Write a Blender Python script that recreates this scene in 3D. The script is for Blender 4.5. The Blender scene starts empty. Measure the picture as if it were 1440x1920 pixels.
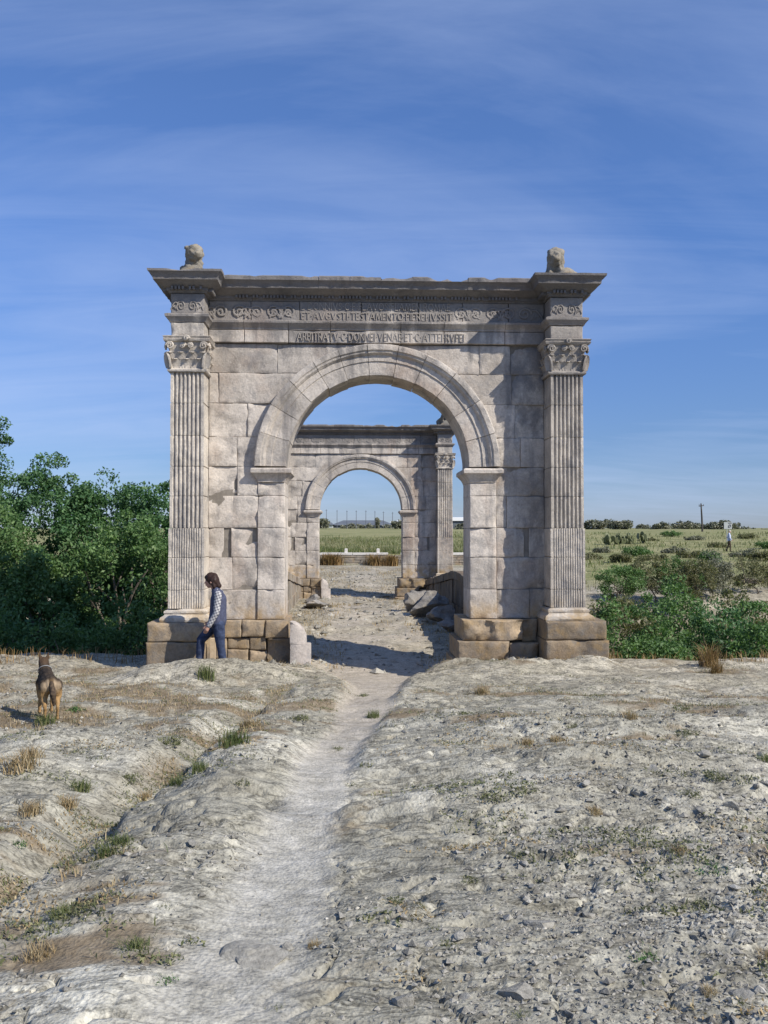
import bpy, math, random
import numpy as np
from mathutils import Vector, Matrix

random.seed(5)
RNG = np.random.default_rng(11)
S = bpy.context.scene
COL = S.collection

# ------------------------------------------------------------------ camera, sky, sun, exposure
FPX = 1732.0 / 1920.0                     # focal length in picture heights
CAM_Z = 2.27
cam_d = bpy.data.cameras.new('camera')
cam = bpy.data.objects.new('camera', cam_d); COL.objects.link(cam)
cam_d.sensor_fit = 'VERTICAL'; cam_d.sensor_height = 36.0; cam_d.lens = 36.0 * FPX
cam_d.clip_start = 0.05; cam_d.clip_end = 6000
cam.location = (0, 0, CAM_Z)
cam.rotation_euler = (math.radians(90 + 1.42), 0, 0)
S.camera = cam

SUN_AZ = math.radians(124.0)              # clockwise from +Y
SUN_EL = math.radians(38.5)
w = bpy.data.worlds.new('World'); S.world = w; w.use_nodes = True
nt = w.node_tree; nt.nodes.clear()
def wn(t, **k):
    n = nt.nodes.new(t)
    for a, b in k.items(): setattr(n, a, b)
    return n
out = wn('ShaderNodeOutputWorld'); bg = wn('ShaderNodeBackground')
sky = wn('ShaderNodeTexSky', sky_type='NISHITA', sun_disc=False, sun_elevation=SUN_EL, sun_rotation=SUN_AZ,
         altitude=0, air_density=1.0, dust_density=0.25, ozone_density=5.0)
tc = wn('ShaderNodeTexCoord'); sep = wn('ShaderNodeSeparateXYZ'); nt.links.new(tc.outputs['Generated'], sep.inputs[0])
zc = wn('ShaderNodeMath', operation='ADD'); nt.links.new(sep.outputs[2], zc.inputs[0]); zc.inputs[1].default_value = 0.16
dx = wn('ShaderNodeMath', operation='DIVIDE'); nt.links.new(sep.outputs[0], dx.inputs[0]); nt.links.new(zc.outputs[0], dx.inputs[1])
dy = wn('ShaderNodeMath', operation='DIVIDE'); nt.links.new(sep.outputs[1], dy.inputs[0]); nt.links.new(zc.outputs[0], dy.inputs[1])
cmb = wn('ShaderNodeCombineXYZ'); nt.links.new(dx.outputs[0], cmb.inputs[0]); nt.links.new(dy.outputs[0], cmb.inputs[1])
mp = wn('ShaderNodeMapping'); mp.inputs['Scale'].default_value = (0.55, 0.75, 1); mp.inputs['Rotation'].default_value = (0, 0, 0.5)
mp.inputs['Location'].default_value = (3.1, 1.7, 0)
nt.links.new(cmb.outputs[0], mp.inputs['Vector'])
cn = wn('ShaderNodeTexNoise'); cn.inputs['Scale'].default_value = 0.9; cn.inputs['Detail'].default_value = 7; cn.inputs['Roughness'].default_value = 0.52
cn.inputs['Distortion'].default_value = 0.9
nt.links.new(mp.outputs[0], cn.inputs['Vector'])
cr = wn('ShaderNodeValToRGB'); cr.color_ramp.elements[0].position = 0.38; cr.color_ramp.elements[0].color = (0, 0, 0, 1)
cr.color_ramp.elements[1].position = 0.86; cr.color_ramp.elements[1].color = (0.45, 0.45, 0.45, 1)
cn2 = wn('ShaderNodeTexNoise'); cn2.inputs['Scale'].default_value = 1.6; cn2.inputs['Detail'].default_value = 9; cn2.inputs['Roughness'].default_value = 0.62; cn2.inputs['Distortion'].default_value = 1.6
mp2 = wn('ShaderNodeMapping'); mp2.inputs['Scale'].default_value = (0.5, 1.9, 1); mp2.inputs['Rotation'].default_value = (0, 0, -0.35); nt.links.new(cmb.outputs[0], mp2.inputs['Vector'])
nt.links.new(mp2.outputs[0], cn2.inputs['Vector'])
ca = wn('ShaderNodeMath', operation='MULTIPLY_ADD'); nt.links.new(cn2.outputs['Fac'], ca.inputs[0]); ca.inputs[1].default_value = 0.42; nt.links.new(cn.outputs['Fac'], ca.inputs[2])
cs = wn('ShaderNodeMath', operation='SUBTRACT'); nt.links.new(ca.outputs[0], cs.inputs[0]); cs.inputs[1].default_value = 0.21
nt.links.new(cs.outputs[0], cr.inputs[0])
tint = wn('ShaderNodeMix', data_type='RGBA', blend_type='MULTIPLY'); tint.inputs[0].default_value = 1.0
nt.links.new(sky.outputs[0], tint.inputs[6]); tint.inputs[7].default_value = (0.92, 0.99, 1.13, 1)
hr = wn('ShaderNodeValToRGB'); nt.links.new(sep.outputs[2], hr.inputs[0])
for e_, (p_, c_) in zip([hr.color_ramp.elements[0], hr.color_ramp.elements[1], hr.color_ramp.elements.new(0.10), hr.color_ramp.elements.new(0.30)],
                        [(0.0, (0.42, 0.44, 0.56, 1)), (1.0, (1, 1, 1, 1)), (0.10, (0.44, 0.465, 0.555, 1)), (0.30, (0.56, 0.62, 0.73, 1))]):
    e_.position = p_; e_.color = c_
hm = wn('ShaderNodeMix', data_type='RGBA', blend_type='MULTIPLY'); hm.inputs[0].default_value = 1.0
nt.links.new(tint.outputs[2], hm.inputs[6]); nt.links.new(hr.outputs[0], hm.inputs[7])
cm = wn('ShaderNodeMix', data_type='RGBA'); nt.links.new(cr.outputs[0], cm.inputs[0]); nt.links.new(hm.outputs[2], cm.inputs[6])
cm.inputs[7].default_value = (3.3, 4.0, 5.7, 1)
nt.links.new(cm.outputs[2], bg.inputs[0]); bg.inputs[1].default_value = 0.104
nt.links.new(bg.outputs[0], out.inputs[0])

sl = bpy.data.lights.new('sun', 'SUN'); sl.energy = 3.45; sl.angle = math.radians(0.53); sl.color = (1.0, 0.94, 0.845)
sun = bpy.data.objects.new('sun', sl); COL.objects.link(sun)
sdir = Vector((math.sin(SUN_AZ) * math.cos(SUN_EL), math.cos(SUN_AZ) * math.cos(SUN_EL), math.sin(SUN_EL)))
sun.rotation_euler = sdir.to_track_quat('Z', 'Y').to_euler()
sun.location = (20, -15, 25)
S.view_settings.view_transform = 'Standard'; S.view_settings.look = 'None'
S.view_settings.exposure = 0.74; S.view_settings.gamma = 1.0; S.view_settings.use_curve_mapping = False

# ------------------------------------------------------------------ numpy noise
def _h(ix, iy, iz, seed):
    h = (ix.astype(np.uint32) * np.uint32(374761393) + iy.astype(np.uint32) * np.uint32(668265263)
         + iz.astype(np.uint32) * np.uint32(2147483647) + np.uint32((seed * 974634777) & 0xffffffff))
    h = (h ^ (h >> np.uint32(13))) * np.uint32(1274126177)
    h ^= h >> np.uint32(16)
    h = h * np.uint32(2246822519); h ^= h >> np.uint32(15)
    return h.astype(np.float64) / 2147483647.5 - 1.0
def vn(x, y, z=0.0, seed=0):
    x, y, z = np.broadcast_arrays(np.asarray(x, float), np.asarray(y, float), np.asarray(z, float))
    fx, fy, fz = np.floor(x), np.floor(y), np.floor(z)
    ix, iy, iz = fx.astype(np.int64), fy.astype(np.int64), fz.astype(np.int64)
    u, v, t = x - fx, y - fy, z - fz
    u = u * u * (3 - 2 * u); v = v * v * (3 - 2 * v); t = t * t * (3 - 2 * t)
    def c(a, b, d): return _h(ix + a, iy + b, iz + d, seed)
    if np.all(fz == 0) and np.all(t == 0):
        return (c(0,0,0)*(1-u)+c(1,0,0)*u)*(1-v) + (c(0,1,0)*(1-u)+c(1,1,0)*u)*v
    a = (c(0,0,0)*(1-u)+c(1,0,0)*u)*(1-v) + (c(0,1,0)*(1-u)+c(1,1,0)*u)*v
    b = (c(0,0,1)*(1-u)+c(1,0,1)*u)*(1-v) + (c(0,1,1)*(1-u)+c(1,1,1)*u)*v
    return a * (1 - t) + b * t
def fbm(x, y, z=0.0, octs=4, seed=0, gain=0.5):
    s = 0; a = 1.0; tot = 0
    for k in range(octs):
        f = 2.0 ** k
        s = s + a * vn(np.asarray(x) * f + 17.3 * k, np.asarray(y) * f - 9.1 * k, np.asarray(z) * f, seed + k); tot += a; a *= gain
    return s / tot
def sst(a, b, x):
    t = np.clip((np.asarray(x, float) - a) / (b - a), 0, 1); return t * t * (3 - 2 * t)

# ------------------------------------------------------------------ mesh helpers
def make_mesh(name, verts, faces, mats, smooth=None, mat_idx=None):
    me = bpy.data.meshes.new(name)
    if isinstance(faces, np.ndarray):
        k = faces.shape[1]; v = np.asarray(verts, np.float32)
        me.vertices.add(len(v)); me.vertices.foreach_set('co', v.ravel())
        me.loops.add(faces.size); me.loops.foreach_set('vertex_index', faces.astype(np.int32).ravel())
        me.polygons.add(len(faces))
        me.polygons.foreach_set('loop_start', np.arange(0, faces.size, k, dtype=np.int32))
        try: me.polygons.foreach_set('loop_total', np.full(len(faces), k, np.int32))
        except Exception: pass
        me.update(calc_edges=True)
    else:
        me.from_pydata([tuple(map(float, p)) for p in verts], [], faces); me.update()
    for m in (mats if isinstance(mats, (list, tuple)) else [mats]): me.materials.append(m)
    if mat_idx is not None: me.polygons.foreach_set('material_index', np.asarray(mat_idx, np.int32))
    if smooth is not None:
        me.polygons.foreach_set('use_smooth', np.ones(len(me.polygons), bool))
        if smooth < 179: me.set_sharp_from_angle(angle=math.radians(smooth))
    else:
        me.polygons.foreach_set('use_smooth', np.zeros(len(me.polygons), bool))
    return me
def add(name, me, parent=None, loc=None, rotz=None, scale=None):
    o = bpy.data.objects.new(name, me); COL.objects.link(o)
    if parent is not None: o.parent = parent
    if loc is not None: o.location = loc
    if rotz is not None: o.rotation_euler = (0, 0, rotz)
    if scale is not None: o.scale = (scale,) * 3 if not hasattr(scale, '__len__') else scale
    return o
def tag(o, label=None, cat=None, group=None, kind=None):
    if label: o['label'] = label
    if cat: o['category'] = cat
    if group: o['group'] = group
    if kind: o['kind'] = kind
    return o
def empty(name, loc=(0, 0, 0), rotz=0.0):
    o = bpy.data.objects.new(name, None); COL.objects.link(o); o.location = loc; o.rotation_euler = (0, 0, rotz); o.empty_display_size = 0.2
    return o
CACHE = {}
def cached(key, fn):
    if key not in CACHE: CACHE[key] = fn()
    return CACHE[key]

# ------------------------------------------------------------------ node material helper
class G:
    def __init__(s, name, rough=0.9, spec=0.2):
        s.m = bpy.data.materials.new(name); s.m.use_nodes = True; s.t = s.m.node_tree
        s.b = s.t.nodes['Principled BSDF']; s.b.inputs['Roughness'].default_value = rough
        s.b.inputs['Specular IOR Level'].default_value = spec
        s.tc = s.t.nodes.new('ShaderNodeTexCoord'); s.obj = s.tc.outputs['Object']
        s.geo = s.t.nodes.new('ShaderNodeNewGeometry')
    def n(s, t, **k):
        x = s.t.nodes.new(t)
        for a, b in k.items(): setattr(x, a, b)
        return x
    def put(s, sock, v):
        if isinstance(v, bpy.types.NodeSocket): s.t.links.new(v, sock)
        elif hasattr(v, '__len__'):
            sock.default_value = tuple(v) + ((1,) if len(v) == 3 and sock.type == 'RGBA' else ())
        else: sock.default_value = v
    def mapping(s, vec, scale):
        x = s.n('ShaderNodeMapping'); s.put(x.inputs['Vector'], vec); x.inputs['Scale'].default_value = scale; return x.outputs[0]
    def noise(s, scale, detail=4, rough=0.55, vec=None, dist=0.0):
        x = s.n('ShaderNodeTexNoise'); s.put(x.inputs['Vector'], vec if vec is not None else s.obj)
        x.inputs['Scale'].default_value = scale; x.inputs['Detail'].default_value = detail; x.inputs['Roughness'].default_value = rough
        x.inputs['Distortion'].default_value = dist; return x.outputs['Fac']
    def vor(s, scale, vec=None, feature='F1'):
        x = s.n('ShaderNodeTexVoronoi', feature=feature); s.put(x.inputs['Vector'], vec if vec is not None else s.obj)
        x.inputs['Scale'].default_value = scale; return x.outputs['Distance']
    def ramp(s, f, stops):
        x = s.n('ShaderNodeValToRGB'); s.put(x.inputs[0], f); e = x.color_ramp.elements
        while len(e) < len(stops): e.new(0.5)
        for q, (p, c) in zip(e, stops):
            q.position = p; q.color = (c, c, c, 1) if not hasattr(c, '__len__') else tuple(c) + (1,)
        return x.outputs[0]
    def mix(s, f, a, b, blend='MIX'):
        x = s.n('ShaderNodeMix', data_type='RGBA', blend_type=blend); s.put(x.inputs[0], f); s.put(x.inputs[6], a); s.put(x.inputs[7], b)
        return x.outputs[2]
    def math(s, op, a, b=0.0, c=None, clamp=False):
        x = s.n('ShaderNodeMath', operation=op, use_clamp=clamp); s.put(x.inputs[0], a); s.put(x.inputs[1], b)
        if c is not None: s.put(x.inputs[2], c)
        return x.outputs[0]
    def rng(s, v, a, b, c=0.0, d=1.0):
        x = s.n('ShaderNodeMapRange', interpolation_type='SMOOTHSTEP'); s.put(x.inputs[0], v)
        for i, q in enumerate((a, b, c, d)): x.inputs[i + 1].default_value = q
        return x.outputs[0]
    def xyz(s, vec=None):
        x = s.n('ShaderNodeSeparateXYZ'); s.put(x.inputs[0], vec if vec is not None else s.obj); return x.outputs
    def attr(s, name):
        x = s.n('ShaderNodeAttribute', attribute_name=name); return x.outputs['Fac']
    def random(s):
        x = s.n('ShaderNodeObjectInfo'); return x.outputs['Random']
    def island(s): return s.geo.outputs['Random Per Island']
    def bump(s, h, strength=0.5, dist=0.01):
        x = s.n('ShaderNodeBump'); s.put(x.inputs['Height'], h); x.inputs['Strength'].default_value = strength; x.inputs['Distance'].default_value = dist
        s.t.links.new(x.outputs[0], s.b.inputs['Normal'])
    def col(s, c): s.put(s.b.inputs['Base Color'], c); return s.m

def simple(name, a, b, scale=8, rough=0.85, bump=0.3, bd=0.01, spec=0.2):
    g = G(name, rough, spec); f = g.noise(scale, 5)
    g.bump(g.noise(scale * 4, 4), bump, bd)
    return g.col(g.ramp(f, [(0.3, a), (0.7, b)]))

def stone_material(name, light, dark, red=0.35, stain=1.0, lichen=0.0, val=0.16):
    g = G(name, 0.93, 0.12)
    g.obj = g.geo.outputs['Position']
    x, y, z = g.xyz()
    big = g.noise(0.9, 5, 0.6, dist=0.4)
    c = g.ramp(big, [(0.32, dark), (0.52, light), (0.72, tuple(min(1, q * 1.12) for q in light))])
    # warm iron tint in patches
    rp = g.ramp(g.noise(0.55, 4, 0.62, g.mapping(g.obj, (1.3, 1.0, 0.8))), [(0.52, 0.0), (0.66, 1.0)])
    c = g.mix(g.math('MULTIPLY', rp, red), c, (0.36, 0.225, 0.15))
    # per-block value
    c = g.mix(1.0, c, g.ramp(g.random(), [(0.0, 1.0 - val), (1.0, 1.0 + val * 0.5)]), 'MULTIPLY')
    # pits and grain
    grain = g.noise(26, 6, 0.7)
    c = g.mix(0.55, c, g.ramp(grain, [(0.30, 0.55), (0.5, 0.95), (0.68, 1.18)]), 'MULTIPLY')
    blot = g.noise(4.5, 7, 0.7, dist=0.3)
    c = g.mix(0.6, c, g.ramp(blot, [(0.30, 0.55), (0.44, 0.92), (0.55, 1.03), (0.70, 1.18)]), 'MULTIPLY')
    # grey lichen crusts and pale lime runs
    gl = g.ramp(g.noise(2.4, 6, 0.72, dist=0.5), [(0.53, 0.0), (0.62, 1.0)])
    c = g.mix(g.math('MULTIPLY', gl, 0.5), c, tuple(q * 0.58 for q in (dark[0], dark[0] * 0.96, dark[0] * 0.93)))
    wl_ = g.ramp(g.noise(3.3, 6, 0.7, g.mapping(g.obj, (1.2, 1, 0.7)), 0.6), [(0.60, 0.0), (0.68, 1.0)])
    c = g.mix(g.math('MULTIPLY', wl_, 0.45), c, tuple(min(0.8, q * 1.3) for q in light))
    if stain > 0:
        # soot-black lichen film running down from the cornice and beside the right pilaster
        st = g.noise(1.0, 4, 0.6, g.mapping(g.obj, (3.4, 1.0, 0.35)))
        hi = g.rng(z, 5.3, 6.6)
        m1 = g.ramp(g.math('ADD', st, g.math('MULTIPLY', hi, 0.36)), [(0.56, 0.0), (0.70, 1.0)])
        rx = g.math('MULTIPLY', g.rng(x, 1.7, 2.9), g.rng(z, 3.2, 6.2))
        st2 = g.noise(1.5, 5, 0.65, g.mapping(g.obj, (1.6, 1.0, 0.8)))
        m2 = g.ramp(g.math('ADD', st2, g.math('MULTIPLY', rx, 0.32)), [(0.57, 0.0), (0.72, 1.0)])
        m = g.math('MULTIPLY', g.math('MAXIMUM', m1, m2), 0.62 * stain)
        c = g.mix(m, c, (0.135, 0.13, 0.13))
        # ochre lichen close to the plinth
        lo = g.math('MULTIPLY', g.rng(z, 1.25, 0.75), g.ramp(g.noise(3.0, 5, 0.65), [(0.42, 0.0), (0.6, 1.0)]))
        c = g.mix(g.math('MULTIPLY', lo, 0.6), c, (0.38, 0.24, 0.08))
    if lichen > 0:
        lp = g.ramp(g.noise(3.2, 5, 0.65), [(0.5, 0.0), (0.64, 1.0)])
        c = g.mix(g.math('MULTIPLY', lp, lichen), c, (0.36, 0.22, 0.06))
        gp = g.ramp(g.noise(2.3, 5, 0.65, g.mapping(g.obj, (1.7, 1.2, 1))), [(0.52, 0.0), (0.68, 1.0)])
        c = g.mix(g.math('MULTIPLY', gp, 0.55), c, (0.19, 0.18, 0.16))
    h = g.math('ADD', g.noise(14, 6, 0.68), g.math('MULTIPLY', g.noise(60, 4, 0.7), 0.4))
    g.bump(h, 0.75, 0.022)
    return g.col(c)

M = {}
M['wall'] = stone_material('weathered_limestone', (0.54, 0.485, 0.42), (0.40, 0.352, 0.30), red=0.42)
M['shaft'] = stone_material('fluted_limestone', (0.56, 0.505, 0.43), (0.40, 0.36, 0.31), red=0.22, stain=0.7, val=0.12)
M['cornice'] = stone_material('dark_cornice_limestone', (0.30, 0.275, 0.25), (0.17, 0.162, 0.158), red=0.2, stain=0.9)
M['plinth'] = stone_material('ochre_plinth_stone', (0.36, 0.28, 0.19), (0.22, 0.175, 0.125), red=0.15, stain=0.0, lichen=0.32, val=0.25)
M['lion'] = stone_material('lichen_grey_stone', (0.26, 0.235, 0.19), (0.12, 0.112, 0.10), red=0.15, stain=0.0, lichen=0.35)
M['pale'] = stone_material('pale_cut_stone', (0.56, 0.50, 0.44), (0.46, 0.41, 0.36), red=0.15, stain=0.0)
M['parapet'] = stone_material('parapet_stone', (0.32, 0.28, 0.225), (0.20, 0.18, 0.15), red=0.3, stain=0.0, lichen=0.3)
M['parapet_shaded'] = stone_material('parapet_shaded_stone', (0.17, 0.14, 0.105), (0.10, 0.085, 0.065), red=0.3, stain=0.0, lichen=0.2)  # darker copy of the parapet stone, shade of the right side painted in
M['mortar'] = simple('mortar', (0.17, 0.15, 0.125), (0.28, 0.25, 0.21))
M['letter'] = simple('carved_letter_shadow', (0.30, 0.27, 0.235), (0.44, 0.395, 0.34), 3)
M['boulder'] = stone_material('grey_boulder', (0.29, 0.27, 0.24), (0.16, 0.15, 0.14), red=0.1, stain=0.0, lichen=0.1)
M['white_coping'] = simple('white_coping', (0.52, 0.49, 0.44), (0.66, 0.63, 0.57))
M['bark'] = simple('bark', (0.09, 0.075, 0.06), (0.2, 0.17, 0.135), 12, bump=0.8)
M['metal'] = simple('dull_steel', (0.10, 0.11, 0.13), (0.16, 0.17, 0.19), 3, 0.6)
M['pole_wood'] = simple('pole_wood', (0.05, 0.045, 0.04), (0.09, 0.08, 0.07), 4)
M['stake'] = simple('stake_wood', (0.40, 0.30, 0.19), (0.55, 0.43, 0.29), 10)
M['shed_grey'] = simple('shed_grey', (0.10, 0.115, 0.135), (0.14, 0.155, 0.175), 0.4)
M['shed_dark'] = simple('shed_dark', (0.07, 0.085, 0.10), (0.10, 0.115, 0.13), 0.4)
M['shed_white'] = simple('shed_white', (0.72, 0.72, 0.72), (0.82, 0.82, 0.82), 0.4)
M['sign_white'] = simple('sign_white', (0.38, 0.40, 0.39), (0.46, 0.48, 0.46), 2, 0.5, 0.0)
M['sign_dark'] = simple('sign_dark', (0.05, 0.06, 0.09), (0.08, 0.09, 0.12), 2, 0.5, 0.0)

def leaf_material(name, stops, trans=0.35):
    g = G(name, 0.55, 0.3)
    c = g.ramp(g.island(), stops)
    big = g.noise(0.9, 3)
    c = g.mix(0.7, c, g.ramp(big, [(0.35, 0.72), (0.65, 1.22)]), 'MULTIPLY')
    g.col(c)
    tr = g.n('ShaderNodeBsdfTranslucent'); g.put(tr.inputs[0], g.mix(1.0, c, (0.9, 1.1, 0.5), 'MULTIPLY'))
    mx = g.n('ShaderNodeMixShader'); mx.inputs[0].default_value = trans
    g.t.links.new(g.b.outputs[0], mx.inputs[1]); g.t.links.new(tr.outputs[0], mx.inputs[2])
    g.t.links.new(mx.outputs[0], g.t.nodes['Material Output'].inputs[0])
    return g.m
M['leaf_dark'] = leaf_material('leaf_dark_green', [(0, (0.048, 0.112, 0.046)), (0.5, (0.084, 0.172, 0.068)), (1, (0.14, 0.24, 0.10))])
M['leaf_mid'] = leaf_material('leaf_mid_green', [(0, (0.066, 0.128, 0.044)), (0.5, (0.115, 0.205, 0.068)), (1, (0.20, 0.295, 0.115))])
M['leaf_olive'] = leaf_material('leaf_olive', [(0, (0.09, 0.10, 0.045)), (0.5, (0.17, 0.17, 0.085)), (1, (0.28, 0.25, 0.14))])
M['leaf_far'] = leaf_material('leaf_far', [(0, (0.12, 0.13, 0.095)), (0.5, (0.19, 0.195, 0.135)), (1, (0.28, 0.27, 0.19))], 0.15)  # distance haze put into the leaf colour, paler and greyer than the near greens
M['straw'] = leaf_material('straw', [(0, (0.24, 0.165, 0.08)), (0.5, (0.36, 0.27, 0.15)), (1, (0.47, 0.38, 0.23))], 0.2)
M['rust_grass'] = leaf_material('rust_grass', [(0, (0.17, 0.10, 0.04)), (0.5, (0.26, 0.165, 0.07)), (1, (0.36, 0.25, 0.11))], 0.2)
M['grass'] = leaf_material('green_grass', [(0, (0.075, 0.11, 0.03)), (0.5, (0.14, 0.17, 0.06)), (1, (0.27, 0.25, 0.12))], 0.3)
M['weed'] = leaf_material('weed', [(0, (0.085, 0.10, 0.045)), (0.5, (0.15, 0.16, 0.075)), (1, (0.25, 0.24, 0.125))], 0.2)
M['weed_bright'] = leaf_material('weed_bright', [(0, (0.04, 0.10, 0.03)), (0.5, (0.075, 0.165, 0.045)), (1, (0.13, 0.22, 0.07))], 0.2)
M['field'] = leaf_material('field_grass', [(0, (0.17, 0.165, 0.08)), (0.5, (0.25, 0.235, 0.125)), (1, (0.36, 0.325, 0.20))], 0.2)
M['cactus'] = leaf_material('cactus_green', [(0, (0.10, 0.125, 0.06)), (1, (0.21, 0.22, 0.11))], 0.05)

# ------------------------------------------------------------------ terrain
TH = 0.040                                 # the bridge axis leans 2.3 degrees from the view axis
CX, CY = -0.117, 16.8                      # middle of the near arch
def to_local(x, y):
    c, s = math.cos(TH), math.sin(TH); a, b = x - CX, y - CY
    return a * c + b * s, -a * s + b * c
def to_world(xl, yl):
    c, s = math.cos(TH), math.sin(TH)
    return CX + xl * c - yl * s, CY + xl * s + yl * c
def H(x, y, fine=True, masks=False):
    x = np.asarray(x, float); y = np.asarray(y, float)
    xl, yl = to_local(x, y)
    z = np.interp(y, [-30, 0, 4, 7, 10, 13, 16, 18, 20, 27, 37, 40, 46, 55.2, 56.0, 75, 110, 220, 700, 2500],
                  [0.95, 0.68, 0.54, 0.39, 0.22, 0.07, 0.0, -0.10, -0.24, -0.05, -0.30, -0.28, 0.08, 0.42, 1.08, 1.15, 2.1, 3.8, 7.0, 18.0])
    # right-hand land rises smoothly instead of the retaining wall
    zr = np.interp(y, [38, 46, 60, 75, 110], [-0.2, 0.15, 0.55, 0.85, 2.1])
    k = sst(6, 11, np.abs(x)) * (y > 38) * (y < 110)
    z = z * (1 - k) + zr * k
    near = 1 - sst(40, 58, y)
    # broad undulation
    z = z + 0.07 * near * fbm(x * 0.42 + 3, y * 0.42, octs=3, seed=3) * sst(1.5, 4, y)
    z = z + 0.35 * (1 - near) * fbm(x * 0.05, y * 0.05, octs=3, seed=4)
    # path trough
    pc = np.interp(y, [2, 5.5, 8, 10.5, 13.7, 16.8, 40], [-0.60, -0.52, -0.47, -0.33, -0.16, -0.05, -1.05])
    pc = pc + 0.07 * vn(y * 0.9, y * 0 + 1.7, seed=6)
    pd = np.interp(y, [3, 6, 10, 14, 16.5, 17.4, 19], [0.005, 0.028, 0.06, 0.11, 0.24, 0.30, 0.10])
    pw = np.interp(y, [3, 6, 10, 14, 16.5, 18.5], [0.30, 0.25, 0.30, 0.46, 1.15, 1.6])
    pr = np.abs(x - pc) / pw
    path = 1 - sst(0.55, 1.25, pr + 0.18 * fbm(x * 2.2, y * 1.3, octs=3, seed=8))
    z = z - pd * path * (1 - sst(19, 22, y))
    path = path * (1 - 0.72 * sst(18.4, 20.5, y) * sst(-0.25, 0.35, fbm(x * 1.1, y * 0.9, octs=3, seed=44) + 0.1))
    # second rut, with a steep right bank
    rc = np.interp(y, [2, 5, 8, 11, 14], [-2.05, -1.88, -1.72, -1.58, -1.38]) + 0.10 * vn(y * 1.1, y * 0 + 5.2, seed=9)
    rd = np.interp(y, [2, 3.6, 5, 8, 11, 13, 14.5], [0.0, 0.07, 0.19, 0.17, 0.12, 0.07, 0.0])
    dxr = x - rc
    rut = np.where(dxr > 0, 1 - sst(0.05, 0.21, dxr), 1 - sst(0.08, 0.42, -dxr))
    z = z - rd * rut
    # rock swells
    def bump(cx, cy, rx, ry, h, seed=0):
        q = ((x - cx) / rx) ** 2 + ((y - cy) / ry) ** 2
        q = q * (1 + 0.35 * vn(x * 2.1, y * 2.1, seed=30 + seed))
        return h * np.exp(-q)
    z = z + bump(-1.12, 7.5, 0.40, 4.2, 0.13) + bump(2.0, 8.8, 1.75, 4.6, 0.20, 1) + bump(0.75, 6.2, 0.75, 1.6, 0.06, 2)
    z = z + bump(-3.0, 8.6, 0.75, 0.6, 0.26, 3) + bump(-2.75, 7.4, 0.5, 0.42, 0.16, 4) + bump(-3.9, 7.0, 0.8, 0.5, 0.12, 5)
    z = z + bump(-2.35, 14.5, 1.05, 0.42, 0.25, 6) + bump(-3.6, 14.4, 0.5, 0.3, 0.10, 7) + bump(-1.75, 15.1, 0.45, 0.4, 0.10, 11)
    z = z + bump(2.35, 15.15, 0.75, 0.55, 0.24, 8) + bump(3.5, 15.3, 0.55, 0.45, 0.24, 9) + bump(1.5, 15.4, 0.6, 0.45, 0.10, 10)
    z = z + bump(6.2, 15.8, 1.1, 0.5, 0.12, 12) + bump(8.5, 15.2, 1.2, 0.5, 0.14, 13) + bump(-5.6, 10.6, 0.8, 0.5, 0.16, 14)
    z = z + bump(-1.5, 27.5, 0.9, 1.2, 0.12, 15)
    rocky = near * (1 - 0.75 * path) * (1 - 0.5 * rut * (rd > 0.02))
    # bedding ledges, long in x and short in y
    led = fbm(x * 0.75 + 0.25 * y, y * 1.9, octs=4, seed=12)
    stp = led * 6.5; fr = stp - np.floor(stp)
    led2 = (np.floor(stp) + sst(0.88, 0.99, fr)) / 6.5
    z = z + 0.15 * rocky * led2 * sst(2.0, 6.0, y)
    soil_n = fbm(x * 0.85 - 4, y * 1.9 + 2, octs=5, seed=15, gain=0.62)
    left_mid = np.exp(-(((x + 4.2) / 2.6) ** 2 + ((y - 12.2) / 3.0) ** 2))
    left_near = np.exp(-(((x + 3.4) / 1.5) ** 2 + ((y - 6.6) / 2.0) ** 2))
    right_mid = np.exp(-(((x - 3.2) / 2.2) ** 2 + ((y - 11.0) / 2.2) ** 2))
    soil = sst(0.10, 0.36, soil_n + 0.34 * left_mid + 0.12 * left_near + 0.14 * right_mid - 0.12
               - 0.30 * np.exp(-(((x + 3.0) / 0.9) ** 2 + ((y - 8.5) / 0.8) ** 2)) - 0.3 * np.exp(-(((x + 2.4) / 1.2) ** 2 + ((y - 14.5) / .6) ** 2)))
    soil = soil * (1 - path) * near
    soil = np.maximum(soil, rut * (rd > 0.03) * sst(-0.1, 0.35, fbm(x * 1.6, y * 1.0, octs=3, seed=18)) * 0.85)
    rough = rocky * (1 - 0.7 * soil)
    if fine:
        cr = 1 - np.abs(fbm(x * 2.1 + 0.5 * vn(x * 3, y * 3, seed=41), y * 3.6, octs=3, seed=20))
        z = z - 0.034 * rough * sst(0.94, 1.0, cr)
        z = z + rough * (0.015 * fbm(x * 2.4, y * 5.0, octs=3, seed=22) + 0.009 * np.abs(fbm(x * 7, y * 11, octs=3, seed=24)))
        rub = sst(0.0, 0.45, fbm(x * 0.8 + 7, y * 0.8, octs=3, seed=26) - 0.12 + 0.55 * sst(-0.2, 1.8, x) * (1 - sst(4.8, 7.5, y)))
        z = z + rough * (0.001 + 0.007 * rub) * vn(x * 14, y * 17, seed=28) + rough * (0.001 + 0.007 * rub) * vn(x * 33, y * 36, seed=29)
        # broken plates: cellular steps
        qx, qy = x * 5.2 + 0.6 * vn(x * 3, y * 3, seed=45), y * 7.5 + 0.6 * vn(x * 3, y * 3, seed=46)
        cell = _h(np.floor(qx).astype(np.int64), np.floor(qy + 0.37 * (np.floor(qx) % 3)).astype(np.int64), np.zeros(x.shape, np.int64), 47)
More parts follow.
